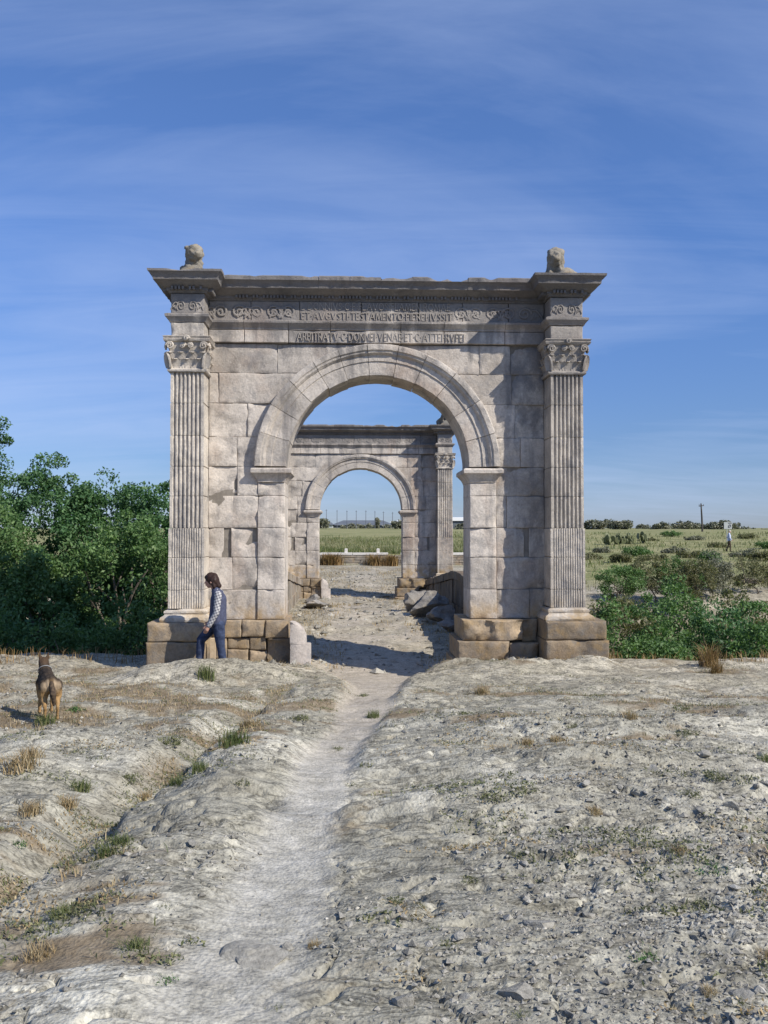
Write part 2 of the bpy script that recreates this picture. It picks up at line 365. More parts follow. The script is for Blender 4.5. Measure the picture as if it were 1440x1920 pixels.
        z = z + rough * (0.003 + 0.012 * rub) * cell + 0.11 * sst(19, 22, y) * near * (np.abs(fbm(x * 1.3, y * 2.2, octs=4, seed=48)) - 0.2)
        z = z + 0.006 * near * path * fbm(x * 14, y * 14, octs=2, seed=31)
    # gully of the river on both sides of the bridge
    wob = 0.7 * vn(x * 0.35, x * 0 + 2.0, seed=33)
    g = sst(2.98, 3.2, np.abs(xl)) * sst(0.9, 1.15, yl + 0 * x) 
    yy = y + wob
    pro = sst(18.0, 21.8, yy) * (1 - sst(31.5, 38.5, yy))
    gm = g * pro
    floor_ = -3.4 + 0.3 * fbm(x * 0.5, y * 0.5, octs=3, seed=35)
    z = z * (1 - gm) + floor_ * gm
    if masks:
        grass = np.where(np.abs(x) < 8, sst(54.5, 56, y), sst(39, 46, y + 2 * vn(x * .4, y * .4, seed=39)))
        verge = np.clip(gm * 1.3, 0, 1)
        return z, soil, path * near * np.interp(y, [3, 5, 8, 12], [0.6, 0.85, 0.97, 1.0]), grass, verge, rut * (rd > 0.03)
    return z
def hz(x, y): return float(H(np.array([x]), np.array([y]))[0])

g = G('limestone_ground', 0.95, 0.1)
pos = g.geo.outputs['Position']
n1 = g.noise(0.8, 5, 0.6, pos); n2 = g.noise(6.5, 6, 0.68, pos); n3 = g.noise(38, 6, 0.72, pos)
rock = g.ramp(n1, [(0.3, (0.265, 0.257, 0.226)), (0.5, (0.33, 0.322, 0.286)), (0.62, (0.44, 0.43, 0.39)), (0.72, (0.52, 0.51, 0.465))])
rock = g.mix(0.75, rock, g.ramp(n2, [(0.28, 0.42), (0.44, 0.85), (0.56, 1.08), (0.72, 1.38)]), 'MULTIPLY')
rock = g.mix(0.85, rock, g.ramp(n3, [(0.32, 0.34), (0.46, 0.92), (0.56, 1.10), (0.70, 1.45)]), 'MULTIPLY')
crk = g.noise(3.0, 6, 0.66, g.mapping(pos, (0.7, 2.3, 1.0)), 0.5)
rock = g.mix(0.9, rock, g.ramp(g.math('ABSOLUTE', g.math('SUBTRACT', crk, 0.5)), [(0.0, 0.30), (0.014, 0.62), (0.04, 1.0)]), 'MULTIPLY')
lich = g.ramp(g.noise(2.2, 6, 0.7, pos), [(0.55, 0.0), (0.68, 1.0)])
rock = g.mix(g.math('MULTIPLY', lich, 0.45), rock, (0.17, 0.16, 0.14))
och = g.ramp(g.noise(1.1, 6, 0.7, g.mapping(pos, (1, 1.6, 1))), [(0.60, 0.0), (0.70, 1.0)])
rock = g.mix(g.math('MULTIPLY', och, 0.45), rock, (0.24, 0.185, 0.115))
warm = g.rng(g.xyz(pos)[1], 9.0, 17.0)
rock = g.mix(g.math('MULTIPLY', warm, 0.30), rock, g.mix(1.0, rock, (1.10, 0.93, 0.76), 'MULTIPLY'))
rock = g.mix(1.0, rock, (1.02, 0.99, 0.89), 'MULTIPLY')
soilc = g.ramp(g.noise(9, 6, 0.7, pos), [(0.3, (0.13, 0.10, 0.062)), (0.5, (0.205, 0.16, 0.105)), (0.7, (0.29, 0.24, 0.17))])
soilc = g.mix(0.6, soilc, g.ramp(n3, [(0.3, 0.55), (0.6, 1.15)]), 'MULTIPLY')
pathc = g.ramp(n2, [(0.3, (0.35, 0.30, 0.235)), (0.5, (0.43, 0.375, 0.30)), (0.7, (0.50, 0.44, 0.36))])
pathc = g.mix(g.rng(g.xyz(pos)[1], 12.5, 5.0), pathc, g.ramp(n2, [(0.3, (0.38, 0.362, 0.312)), (0.7, (0.53, 0.508, 0.448))]))
pathc = g.mix(0.75, pathc, g.ramp(n3, [(0.32, 0.45), (0.48, 0.95), (0.66, 1.22)]), 'MULTIPLY')
fieldc = g.ramp(g.noise(0.22, 6, 0.65, g.mapping(pos, (0.6, 1.6, 1))),
                [(0.30, (0.13, 0.145, 0.06)), (0.45, (0.21, 0.215, 0.095)), (0.58, (0.29, 0.275, 0.14)), (0.74, (0.25, 0.205, 0.115))])
fieldc = g.mix(0.6, fieldc, g.ramp(g.noise(2.5, 6, 0.7, pos), [(0.3, 0.55), (0.7, 1.3)]), 'MULTIPLY')
vergec = g.ramp(g.noise(1.3, 6, 0.7, pos), [(0.35, (0.09, 0.075, 0.045)), (0.55, (0.21, 0.16, 0.095)), (0.7, (0.34, 0.29, 0.21))])
c = g.mix(g.math('MULTIPLY', g.attr('soil'), g.ramp(n2, [(0.25, 0.75), (0.6, 1.0)])), rock, soilc)
c = g.mix(g.math('MULTIPLY', g.attr('path'), g.ramp(n2, [(0.3, 0.55), (0.6, 0.9)])), c, pathc)
c = g.mix(g.attr('verge'), c, vergec)
c = g.mix(g.attr('field'), c, fieldc)
g.bump(g.math('ADD', g.noise(24, 6, 0.72, pos), g.math('MULTIPLY', g.vor(55, pos), 0.5)), 0.8, 0.012)
M['ground'] = g.col(c)

def build_ground():
    oy = -3.0
    th = np.concatenate([np.linspace(-95, -34, 70, endpoint=False), np.linspace(-33, 33, 530), np.linspace(34, 95, 71)[1:]])
    th = np.radians(th)
    r = np.concatenate([np.geomspace(1.2, 5.0, 40, endpoint=False), np.geomspace(5.0, 24, 600, endpoint=False), np.geomspace(24, 64, 130, endpoint=False),
                        np.geomspace(64, 4000, 90)])
    R, T = np.meshgrid(r, th, indexing='ij')
    X = R * np.sin(T); Y = oy + R * np.cos(T)
    Z, soil, path, grass, verge, rut = H(X, Y, masks=True)
    nr, ntn = R.shape
    V = np.stack([X, Y, Z], -1).reshape(-1, 3)
    idx = np.arange(nr * ntn).reshape(nr, ntn)
    F = np.stack([idx[:-1, :-1], idx[:-1, 1:], idx[1:, 1:], idx[1:, :-1]], -1).reshape(-1, 4)
    me = make_mesh('ground', V, F, M['ground'], smooth=180)
    for nm, a in (('soil', soil), ('path', path), ('field', grass), ('verge', verge)):
        at = me.attributes.new(nm, 'FLOAT', 'POINT'); at.data.foreach_set('value', a.ravel().astype(np.float32))
    tag(add('ground', me), kind='structure')
build_ground()

# ------------------------------------------------------------------ masonry builders (arch-local metres, front face towards -y)
def samples(a, b, cell, ch):
    L = b - a; n = max(1, int(round((L - 2 * ch) / cell)))
    return np.concatenate([[0, ch * 0.5], ch + (L - 2 * ch) * np.arange(n + 1) / n, [L - ch * 0.5, L]]) / L
def block(x0, x1, z0, z1, yf, yb, mat, seed=0, cell=0.055, rough=0.006, ch=0.018, gap=0.006, chip=0.5, xr=None, xl=None, dent=None):
    zs = samples(z0, z1, cell, ch); W = max(0.05, x1 - x0); xs = samples(0, W, cell, ch)
    z = z0 + gap + (z1 - z0 - 2 * gap) * zs
    Lx = np.full_like(z, x0) if xl is None else np.array([xl(q) for q in z]); Rx = np.full_like(z, x1) if xr is None else np.array([xr(q) for q in z])
    A, Sx = np.meshgrid(z, xs, indexing='ij')
    X = (Lx[:, None] + gap) + ((Rx - Lx)[:, None] - 2 * gap) * Sx
    dx = np.minimum(X - Lx[:, None], Rx[:, None] - X); dz = np.minimum(A - z0, z1 - A); d = np.minimum(np.abs(dx), dz)
    nz = fbm(X * 3.1, A * 3.1, seed * 1.37 + 0.5, 3, 50)
    w_ = ch * (1.0 + 1.5 * chip * np.clip(fbm(X * 4, A * 4, seed * 2.1 + 0.3, 3, 60), 0, 1))
    Y = yf + rough * 1.6 * nz + rough * fbm(X * 11, A * 11, seed + 0.5, 2, 70)
    Y = Y + 0.9 * w_ * (1 - np.clip(d / w_, 0, 1)) ** 1.5
    cp = sst(0.22, 0.55, fbm(X * 2.4, A * 2.4, seed * 3.3 + 0.1, 3, 80)) * np.exp(-d / 0.10)
    Y = Y + chip * 0.075 * cp
    fl = fbm(X * 1.5, A * 1.9, seed * 1.9 + 0.7, 4, 84)
    Y = Y + rough * 2.2 * sst(0.12, 0.22, fl) + rough * 1.4 * sst(0.30, 0.36, fl)
    if dent is not None: Y = Y + dent(X, A)
    # ragged outline
    jx = 0.35 * ch * fbm(A * 7, X * 0 + seed, 0.0, 2, 90)
    X = X + jx * (np.exp(-np.abs(dx) / 0.03))
    A = A + 0.35 * ch * vn(X * 7, np.full_like(X, seed + 0.37), seed=91) * np.exp(-dz / 0.03)
    nz_, nx_ = X.shape
    V = np.stack([X, Y, A], -1).reshape(-1, 3)
    idx = np.arange(nz_ * nx_).reshape(nz_, nx_)
    F = [tuple(q) for q in np.stack([idx[:-1, :-1], idx[:-1, 1:], idx[1:, 1:], idx[1:, :-1]], -1).reshape(-1, 4)]
    ring = np.concatenate([idx[0, :], idx[1:, -1], idx[-1, :-1][::-1], idx[1:-1, 0][::-1]])
    n0 = len(V); B = V[ring].copy(); B[:, 1] = yb
    V = np.concatenate([V, B]); m = len(ring)
    for i in range(m):
        j = (i + 1) % m; F.append((int(ring[j]), int(ring[i]), n0 + i, n0 + j))
    F.append(tuple(n0 + i for i in range(m))[::-1])
    return make_mesh('block', V, F, mat, smooth=38)
def loft(levels, x0, x1, y0, y1, mat, ox=1.0, oy=1.0, n=14, amp=0.006, seed=0, oy_back=None, chip=0.0, oxl=None, oxr=None, smooth=35):
    """stack of rectangles grown by each level's offset: mouldings, cornices, plinths"""
    oxl = ox if oxl is None else oxl; oxr = ox if oxr is None else oxr; oyb = oy if oy_back is None else oy_back
    V = []; per = 4 * n; t = np.linspace(0, 1, n, endpoint=False)
    for li, (o, z) in enumerate(levels):
        a, b, c, d = x0 - o * oxl, x1 + o * oxr, y0 - o * oy, y1 + o * oyb
        P = np.concatenate([np.stack([a + (b - a) * t, c + 0 * t], -1), np.stack([b + 0 * t, c + (d - c) * t], -1),
                            np.stack([b - (b - a) * t, d + 0 * t], -1), np.stack([a + 0 * t, d - (d - c) * t], -1)])
        zz = np.full(per, z)
        e = amp * fbm(P[:, 0] * 9 + seed, P[:, 1] * 9, z * 9 + seed * 1.7, 3, 100)
        ctr = np.array([(x0 + x1) / 2, (y0 + y1) / 2]); dirv = P - ctr; dirv /= np.linalg.norm(dirv, axis=1)[:, None] + 1e-9
        P = P + dirv * e[:, None]
        if chip > 0 and li >= len(levels) - 2:
            q = sst(0.05, 0.6, fbm(P[:, 0] * 2.3 + seed, P[:, 1] * 2.3, 0.5, 3, 110))
            zz = zz - chip * q * (1.0 if li == len(levels) - 1 else 0.4); P = P - dirv * (chip * 0.5 * q)[:, None]
        V.append(np.column_stack([P, zz]))
    V = np.concatenate(V); F = []
    for l in range(len(levels) - 1):
        for i in range(per):
            j = (i + 1) % per; F.append((l * per + i, l * per + j, (l + 1) * per + j, (l + 1) * per + i))
    F.append(tuple(range(per))[::-1]); k = (len(levels) - 1) * per
    # top as a fan with a raised, uneven middle
    ctop = len(V); V = np.concatenate([V, [[(x0 + x1) / 2, (y0 + y1) / 2, V[k:k + per, 2].mean() + 0.01]]])
    for i in range(per): F.append((k + i, k + (i + 1) % per, ctop))
    return make_mesh('moulding', V, F, mat, smooth=smooth)
def prism(profile, z0, z1, mat, nz=None, amp=0.005, seed=0, ch=0.012, taper=0.0, xc=0.0, smooth=40):
    """closed plan profile (x, y) raised from z0 to z1, worn at its ends"""
    P = np.asarray(profile, float); m = len(P); nz = nz or max(3, int((z1 - z0) / 0.07))
    zs = np.concatenate([[z0 + 0.003, z0 + ch], np.linspace(z0 + ch, z1 - ch, nz)[1:-1], [z1 - ch, z1 - 0.003]]); c = P.mean(0)
    V = []
    for i, z in enumerate(zs):
        Q = P.copy(); k = 1 - ch * (1.0 if i in (0, len(zs) - 1) else 0.0) / 0.35
        Q = c + (Q - c) * (k, (k + 1) / 2)
        Q[:, 0] = xc + (Q[:, 0] - xc) * (1 - taper * (z - 1.0))
        e1 = amp * fbm(P[:, 0] * 14, np.full(m, z * 9.0), seed + 0.5 + P[:, 1] * 9, 3, 120)
        e2 = amp * 1.5 * fbm(P[:, 0] * 6, np.full(m, z * 5.0), seed + 7.5, 3, 125)
        Q[:, 1] += e1 + np.clip(e2, 0, 1) * 1.5; Q[:, 0] += 0.5 * e1
        V.append(np.column_stack([Q, np.full(m, z)]))
    V = np.concatenate(V); F = []
    for l in range(len(zs) - 1):
        for i in range(m):
            j = (i + 1) % m; F.append((l * m + i, l * m + j, (l + 1) * m + j, (l + 1) * m + i))
    F.append(tuple(range(m))[::-1]); F.append(tuple((len(zs) - 1) * m + i for i in range(m)))
    return make_mesh('shaft', V, F, mat, smooth=smooth)
def tube(pts, rad, sides=6, cap=True):
    pts = np.asarray(pts, float); n = len(pts); rad = np.broadcast_to(np.asarray(rad, float), (n,))
    T = np.gradient(pts, axis=0); T /= np.linalg.norm(T, axis=1)[:, None] + 1e-9
    up = np.array([0.13, 0.31, 0.94]); A = np.cross(T, up); A /= np.linalg.norm(A, axis=1)[:, None] + 1e-9; B = np.cross(T, A)
    a = np.linspace(0, 2 * np.pi, sides, endpoint=False)
    V = (pts[:, None, :] + rad[:, None, None] * (np.cos(a)[None, :, None] * A[:, None, :] + np.sin(a)[None, :, None] * B[:, None, :])).reshape(-1, 3)
    F = []
    for l in range(n - 1):
        for i in range(sides):
            j = (i + 1) % sides; F.append((l * sides + i, l * sides + j, (l + 1) * sides + j, (l + 1) * sides + i))
    if cap: F.append(tuple(range(sides))[::-1]); F.append(tuple((n - 1) * sides + i for i in range(sides)))
    return V, F
def join(parts):
    V = []; F = []; k = 0
    for v, f in parts:
        V.append(np.asarray(v, float)); F += [tuple(int(i) + k for i in q) for q in f]; k += len(v)
    return np.concatenate(V), F

# levels (metres above the ground at the arch)
ROWS = [0.747, 1.28, 1.863, 2.396, 2.978, 3.51, 4.045, 4.656, 5.209, 5.742]
ZS, RI, RO = 3.51, 1.66, 2.22
XJ, XSTRIP, XP0, XP1 = 1.68, 2.17, 3.06, 3.65
YP, TW = -0.55, 0.90
def arc_x(z, R=2.19):
    return math.sqrt(max(0.0, R * R - (z - ZS) ** 2)) if z > ZS else R
JL = {0: [-2.86], 1: [-2.62], 2: ['gap', -2.78, -2.65], 3: [], 4: [-2.54], 5: [-2.55], 6: [-2.36], 7: [-2.88], 8: [-1.82]}
JR = {0: [2.78], 1: [], 2: ['gap', 2.68, 2.77], 3: [2.36], 4: [], 5: [2.62], 6: [2.52], 7: [2.46], 8: [1.87, 2.44]}

def flute_profile(xc, wid, y0, yb, n, depth, ratio):
    pts = [(xc + wid / 2, yb), (xc - wid / 2, yb), (xc - wid / 2, y0)]
    e = 0.035; p = (wid - 2 * e) / n
    for i in range(n):
        a = xc - wid / 2 + e + i * p; fl = p * ratio; s0 = a + (p - fl) / 2
        for k in range(6):
            t = k / 5.0; pts.append((s0 + fl * t, y0 + depth * math.sin(math.pi * t) ** 0.6))
    pts.append((xc + wid / 2, y0))
    return pts[::-1]
def ccw(p):
    a = sum(p[i][0] * p[(i + 1) % len(p)][1] - p[(i + 1) % len(p)][0] * p[i][1] for i in range(len(p)))
    return p if a > 0 else p[::-1]

def leaf_patch(w_, h_, out_, seed):
    """one acanthus leaf standing against x-z plane, tip curling towards -y"""
    V = []; F = []; nu, nv = 7, 8
    r = random.Random(seed)
    for j in range(nv):
        t = j / (nv - 1.0)
        y = -0.012 - out_ * (t ** 2.2) ; z = h_ * (t if t < 0.8 else 0.8 + (t - 0.8) * (0.4 - 1.6 * (t - 0.8)))
        if t > 0.92: z -= 0.02
        for i in range(nu):
            s = -1 + 2.0 * i / (nu - 1)
            ww = w_ / 2 * (0.85 + 0.35 * math.sin(math.pi * t)) * (1 - 0.75 * max(0, t - 0.7) / 0.3) * (1 + 0.10 * math.sin(t * 22))
            V.append((s * ww, y + 0.02 * s * s + 0.008 * math.cos(s * 9), z))
    for j in range(nv - 1):
        for i in range(nu - 1):
            a = j * nu + i; F.append((a, a + 1, a + nu + 1, a + nu))
    k = len(V); V2 = [(x, y + 0.03, z) for x, y, z in V]
    Fb = [tuple(q + k for q in f[::-1]) for f in F]
    rim = [i for i in range(nu)] + [nu * j + nu - 1 for j in range(1, nv)] + [nu * (nv - 1) + i for i in range(nu - 2, -1, -1)] + [nu * j for j in range(nv - 2, 0, -1)]
    Fr = [(rim[(i + 1) % len(rim)], rim[i], rim[i] + k, rim[(i + 1) % len(rim)] + k) for i in range(len(rim))]
    return np.array(V + V2), F + Fb + Fr
def spiral(r0, turns, rad, sgn=1, depth=0.03):
    t = np.linspace(0, 1, 26); a = t * turns * 2 * np.pi; r = r0 * (1 - 0.88 * t)
    return tube(np.stack([sgn * r * np.cos(a), -depth * t, r * np.sin(a)], -1), rad * (1 - 0.35 * t), 6)

STROKES = {
 'A': (0.9, [[(0,0),(.45,1),(.9,0)],[(.17,.36),(.73,.36)]]), 'B': (.6, [[(0,0),(0,1),(.38,1),(.52,.88),(.52,.66),(.38,.53),(0,.53)],[(.38,.53),(.58,.42),(.58,.12),(.4,0),(0,0)]]),
 'C': (.75, [[(.75,.85),(.5,1),(.22,.93),(0,.62),(0,.38),(.22,.07),(.5,0),(.75,.15)]]), 'D': (.8, [[(0,0),(0,1),(.4,1),(.7,.82),(.8,.5),(.7,.18),(.4,0),(0,0)]]),
 'E': (.5, [[(.5,1),(0,1),(0,0),(.5,0)],[(0,.52),(.42,.52)]]), 'F': (.5, [[(.5,1),(0,1),(0,0)],[(0,.52),(.42,.52)]]),
 'G': (.8, [[(.75,.85),(.5,1),(.22,.93),(0,.62),(0,.38),(.22,.07),(.5,0),(.78,.12),(.78,.45),(.55,.45)]]), 'I': (.1, [[(.05,0),(.05,1)]]),
 'L': (.5, [[(0,1),(0,0),(.5,0)]]), 'M': (1.0, [[(0,0),(.15,1),(.5,.1),(.85,1),(1,0)]]), 'N': (.8, [[(0,0),(0,1),(.8,0),(.8,1)]]),
 'O': (.9, [[(.45,0),(.13,.15),(0,.5),(.13,.85),(.45,1),(.77,.85),(.9,.5),(.77,.15),(.45,0)]]), 'R': (.65, [[(0,0),(0,1),(.4,1),(.55,.86),(.55,.64),(.4,.5),(0,.5)],[(.3,.5),(.65,0)]]),
 'S': (.5, [[(.48,.88),(.3,1),(.08,.9),(.05,.7),(.25,.53),(.45,.35),(.45,.12),(.22,0),(0,.12)]]), 'T': (.7, [[(0,1),(.7,1)],[(.35,1),(.35,0)]]),
 'V': (.85, [[(0,1),(.42,0),(.85,1)]]), '·': (.15, [[(.03,.5),(.12,.5)]])}
def inscription(text, x0, x1, z0, hgt, y, seed):
    r = random.Random(seed); gapw = 0.28
    tot = sum(STROKES[c][0] + gapw for c in text) - gapw; k = (x1 - x0) / tot; x = x0; parts = []
    sw = 0.010
    for c in text:
        wd, st = STROKES[c]
        for pl in st:
            for (a, b), (c2, d2) in zip(pl[:-1], pl[1:]):
                p = np.array([x + a * k, z0 + b * hgt]); q = np.array([x + c2 * k, z0 + d2 * hgt]); u = q - p; L = np.linalg.norm(u); u /= L
                nn = np.array([-u[1], u[0]]) * sw / 2; p = p - u * 0.004; q = q + u * 0.004
                pts = [p - nn, q - nn, q + nn, p + nn]
                V = [(t[0], y, t[1]) for t in pts] + [(t[0], y + 0.03, t[1]) for t in pts]
                parts.append((V, [(0, 1, 2, 3), (1, 0, 4, 5), (2, 1, 5, 6), (3, 2, 6, 7), (0, 3, 7, 4)]))
        x += (wd + gapw) * k
    V, F = join(parts)
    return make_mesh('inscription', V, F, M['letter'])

def build_arch(first, loc, label):
    root = empty('roman_arch', loc, TH)
    tag(root, label, 'arch')
    def put(name, key, fn, parent=None, **k):
        return add(name, cached(key, fn), parent or root, **k)
    # mortar core
    def core():
        o = [(-3.5, 0.02), (-3.5, 6.5), (3.5, 6.5), (3.5, 0.02), (XJ + 0.05, 0.02), (XJ + 0.05, ZS)]
        o += [((RI + 0.06) * math.cos(a), ZS + (RI + 0.06) * math.sin(a)) for a in np.linspace(0, math.pi, 33)[1:-1]]
        o += [(-XJ - 0.05, ZS), (-XJ - 0.05, 0.02)]
        m = len(o); V = [(x, 0.05, z) for x, z in o] + [(x, TW - 0.05, z) for x, z in o]
        F = [tuple(range(m))[::-1], tuple(range(m, 2 * m))] + [(i, (i + 1) % m, m + (i + 1) % m, m + i) for i in range(m)]
        return make_mesh('mortar_core', V, F, M['mortar'])
    put('mortar_core', 'core', core)
    # ashlar courses of both piers and spandrels
    for sgn, J in ((-1, JL), (1, JR)):
        for r in range(9):
            z0, z1 = ROWS[r], ROWS[r + 1]; js = J[r]
            inner = XSTRIP if r < 5 else None
            edges = []
            if js and js[0] == 'gap': spans = [(XP0, abs(js[1]) if sgn < 0 else js[2]), (abs(js[2]) if sgn < 0 else js[1], None)]
            else:
                b = [XP0] + sorted([abs(q) for q in js], reverse=True) + [None]; spans = list(zip(b[:-1], b[1:]))
            for si, (a, b) in enumerate(spans):
                key = 'wall%d_%d_%d' % (sgn, r, si); seed = r * 3.1 + si * 1.7 + (20 if sgn > 0 else 0)
                def fn(a=a, b=b, z0=z0, z1=z1, seed=seed, r=r):
                    yf = 0.006 * math.sin(seed * 5.1)
                    k = dict(rough=0.009, chip=0.85, gap=[0.001, 0.004, 0.002][int(seed * 10) % 3], ch=[0.007, 0.013, 0.009][int(seed * 7) % 3])
                    dent = None
                    if first_dent(sgn, r): dent = first_dent(sgn, r)
                    if b is not None:
                        lo, hi = (-a, -b) if sgn < 0 else (b, a)
                        return block(lo, hi, z0, z1, yf, TW, M['wall'], seed, dent=dent, **k)
                    if r < 5:
                        lo, hi = (-a, -XSTRIP) if sgn < 0 else (XSTRIP, a)
                        return block(lo, hi, z0, z1, yf, TW, M['wall'], seed, dent=dent, **k)
                    if sgn < 0: return block(-a, -1.9, z0, z1, yf, TW, M['wall'], seed, xr=lambda q: -max(0.02, arc_x(q)), **k)
                    return block(1.9, a, z0, z1, yf, TW, M['wall'], seed, xl=lambda q: max(0.02, arc_x(q)), **k)
                put('ashlar_block', key, fn)
        # pier strip under the impost
        for r in range(5):
            z0, z1 = ROWS[r], (ROWS[r + 1] if r < 4 else 3.225)
            lo, hi = (-XSTRIP, -XJ) if sgn < 0 else (XJ, XSTRIP)
            put('pier_block', 'strip%d_%d' % (sgn, r), lambda: block(lo, hi, z0, z1, -0.035, TW + 0.03, M['wall'], r * 2.3 + sgn * 9, ch=0.012, gap=0.003, chip=0.9))
        lo, hi = (-XSTRIP, -XJ) if sgn < 0 else (XJ, XSTRIP)
        put('impost', 'impost%d' % sgn, lambda: loft([(0.0, 3.225), (0.008, 3.26), (0.02, 3.28), (0.035, 3.31), (0.075, 3.355), (0.10, 3.385), (0.115, 3.39), (0.12, 3.45), (0.10, 3.475), (0.06, 3.482)],
                                                   lo, hi, -0.04, TW + 0.04, M['wall'], n=10, amp=0.012, seed=sgn * 3 + 5, chip=0.02))
    # voussoirs
    joints = [0, 16, 33, 50, 66, 80, 95, 109, 122, 136, 150, 164, 180]
    def vous(i):
        a0, a1 = math.radians(joints[i]) + 0.0012, math.radians(joints[i + 1]) - 0.0012
        rr = random.Random(i); sink = rr.uniform(-0.006, 0.008); dr = rr.uniform(-0.012, 0.012)
        prof = [(RI + dr, TW + 0.02), (RI + dr, 0.25), (RI + dr, 0.0), (RI + dr + 0.012, -0.035), (1.80, -0.042), (1.915, -0.04), (1.925, -0.062), (2.03, -0.064), (2.04, -0.09),
                (2.07, -0.125), (2.10, -0.13), (2.12, -0.155), (2.20, -0.165), (2.222, -0.155), (2.225, 0.0), (2.225, 0.10), (2.2, TW + 0.02)]
        P = np.array(prof); P[:, 1] += sink * (P[:, 1] < 0.2); m = len(P); V = []
        ts = np.concatenate([[0, 0.006], np.linspace(0.02, 0.98, 9), [0.994, 1]])
        for t in ts:
            a = a0 + (a1 - a0) * t; e = 1 if t in (0, 1) else 0
            r_ = P[:, 0] + 0.010 * fbm(P[:, 0] * 7, np.full(m, a * 12), P[:, 1] * 7 + i, 3, 130) * (P[:, 0] > 1.0)
            y_ = P[:, 1] + 0.012 * fbm(P[:, 0] * 9, np.full(m, a * 14), i + 0.5, 3, 131) * (P[:, 1] < 0.2) + 0.012 * e * (P[:, 1] < 0.2)
            wear = sst(0.2, 0.6, fbm(np.full(m, a * 5), P[:, 0] * 0 + 3.3, 0.0, 3, 133)) * 0.05
            y_ = y_ + wear * (P[:, 1] < -0.1)
            V.append(np.stack([r_ * np.cos(a), y_, ZS + r_ * np.sin(a)], -1))
        V = np.concatenate(V); F = []
        for l in range(len(ts) - 1):
            for k in range(m):
                j = (k + 1) % m; F.append((l * m + k, (l + 1) * m + k, (l + 1) * m + j, l * m + j))
        F.append(tuple(range(m))); F.append(tuple((len(ts) - 1) * m + k for k in range(m))[::-1])
        return make_mesh('voussoir', V, F, M['wall'], smooth=32)
    for i in range(len(joints) - 1): put('voussoir', 'vous%d' % i, lambda: vous(i))
    # entablature between the pilasters
    aj = [-XP0, -2.42, -1.62, -0.86, 0.42, 1.21, 2.33, XP0]
    for i in range(len(aj) - 1):
        put('architrave_block', 'archi%d' % i, lambda: block(aj[i], aj[i + 1], 5.755, 5.985, -0.07, TW + 0.05, M['wall'], 200 + i, rough=0.003, chip=0.35, ch=0.012))
        put('taenia', 'taenia%d' % i, lambda: loft([(0.0, 5.985), (0.015, 5.99), (0.02, 6.02), (0.05, 6.05), (0.085, 6.09), (0.095, 6.10), (0.10, 6.135), (0.07, 6.15)],
             aj[i] + 0.004, aj[i + 1] - 0.004, -0.06, TW + 0.05, M['wall'], ox=0, n=12, amp=0.008, seed=i * 2.2, chip=0.015))
    fj = [-XP0, -2.3, -1.42, -0.3, 0.75, 1.55, 2.4, XP0]
    for i in range(len(fj) - 1):
        put('frieze_block', 'frieze%d' % i, lambda: block(fj[i], fj[i + 1], 6.15, 6.515, -0.05, TW + 0.04, M['wall'], 300 + i, rough=0.004, chip=0.3, ch=0.012))
    cj = [-XP0, -2.28, -1.06, -0.5, 0.05, 0.62, 1.62, 2.2, XP0]
    CL = [(0.05, 6.515), (0.06, 6.54), (0.085, 6.545), (0.09, 6.60), (0.15, 6.61), (0.20, 6.655), (0.30, 6.69), (0.31, 6.745), (0.36, 6.80), (0.385, 6.815), (0.39, 6.88), (0.36, 6.90)]
    for i in range(len(cj) - 1):
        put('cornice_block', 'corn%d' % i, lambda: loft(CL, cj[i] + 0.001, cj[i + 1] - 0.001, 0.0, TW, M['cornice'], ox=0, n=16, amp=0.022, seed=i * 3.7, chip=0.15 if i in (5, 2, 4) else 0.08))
    def dentils(x0, x1, y0, y1, side):
        parts = []
        def bx(a, b, c, d, e, f):
            V = [(a, c, e), (b, c, e), (b, d, e), (a, d, e), (a, c, f), (b, c, f), (b, d, f), (a, d, f)]
            parts.append((V, [(0, 3, 2, 1), (4, 5, 6, 7), (0, 1, 5, 4), (1, 2, 6, 5), (2, 3, 7, 6), (3, 0, 4, 7)]))
        k = 0
        for x in np.arange(x0 + 0.03, x1 - 0.03, 0.062):
            k += 1
            if (k * 7919) % 11 in (3, 6): continue
            bx(x, x + 0.036, y0 - 0.145, y0 - 0.05, 6.552, 6.604)
        if side:
            for y in np.arange(y0 + 0.03, y1 - 0.03, 0.062):
                bx(x0 - 0.145, x0 - 0.05, y, y + 0.036, 6.552, 6.604); bx(x1 + 0.05, x1 + 0.145, y, y + 0.036, 6.552, 6.604)
        V, F = join(parts); return make_mesh('dentils', V, F, M['cornice'])
    tag(put('dentils', 'dent_m', lambda: dentils(-2.6, 2.6, 0.0, TW, False)), kind='stuff')
    # corner pilasters, their pedestals and the ressauts of the entablature
    for sgn in (-1, 1):
        xa, xb = (-XP1, -XP0) if sgn < 0 else (XP0, XP1); xc = (xa + xb) / 2; yb = TW - YP
        K = 'p%d' % sgn
        pj = [0.985, 1.31, 1.876, 2.39, 2.95, 3.47, 4.01, 4.58, 5.12]
        for i in range(8):
            if i < 3: pr = lambda: prism(ccw(flute_profile(xc, xb - xa + 0.03, YP - 0.012, yb, 13, 0.016, 0.72)), pj[i], pj[i + 1], M['shaft'], amp=0.009, seed=i * 2.7 + sgn, xc=xc, taper=0.004)
            else: pr = lambda: prism(ccw(flute_profile(xc, xb - xa, YP, yb, 7, 0.042, 0.70)), pj[i], pj[i + 1], M['shaft'], amp=0.010, seed=i * 2.7 + sgn, xc=xc, taper=0.006)
            put('shaft_block', K + 'shaft%d' % i, pr)
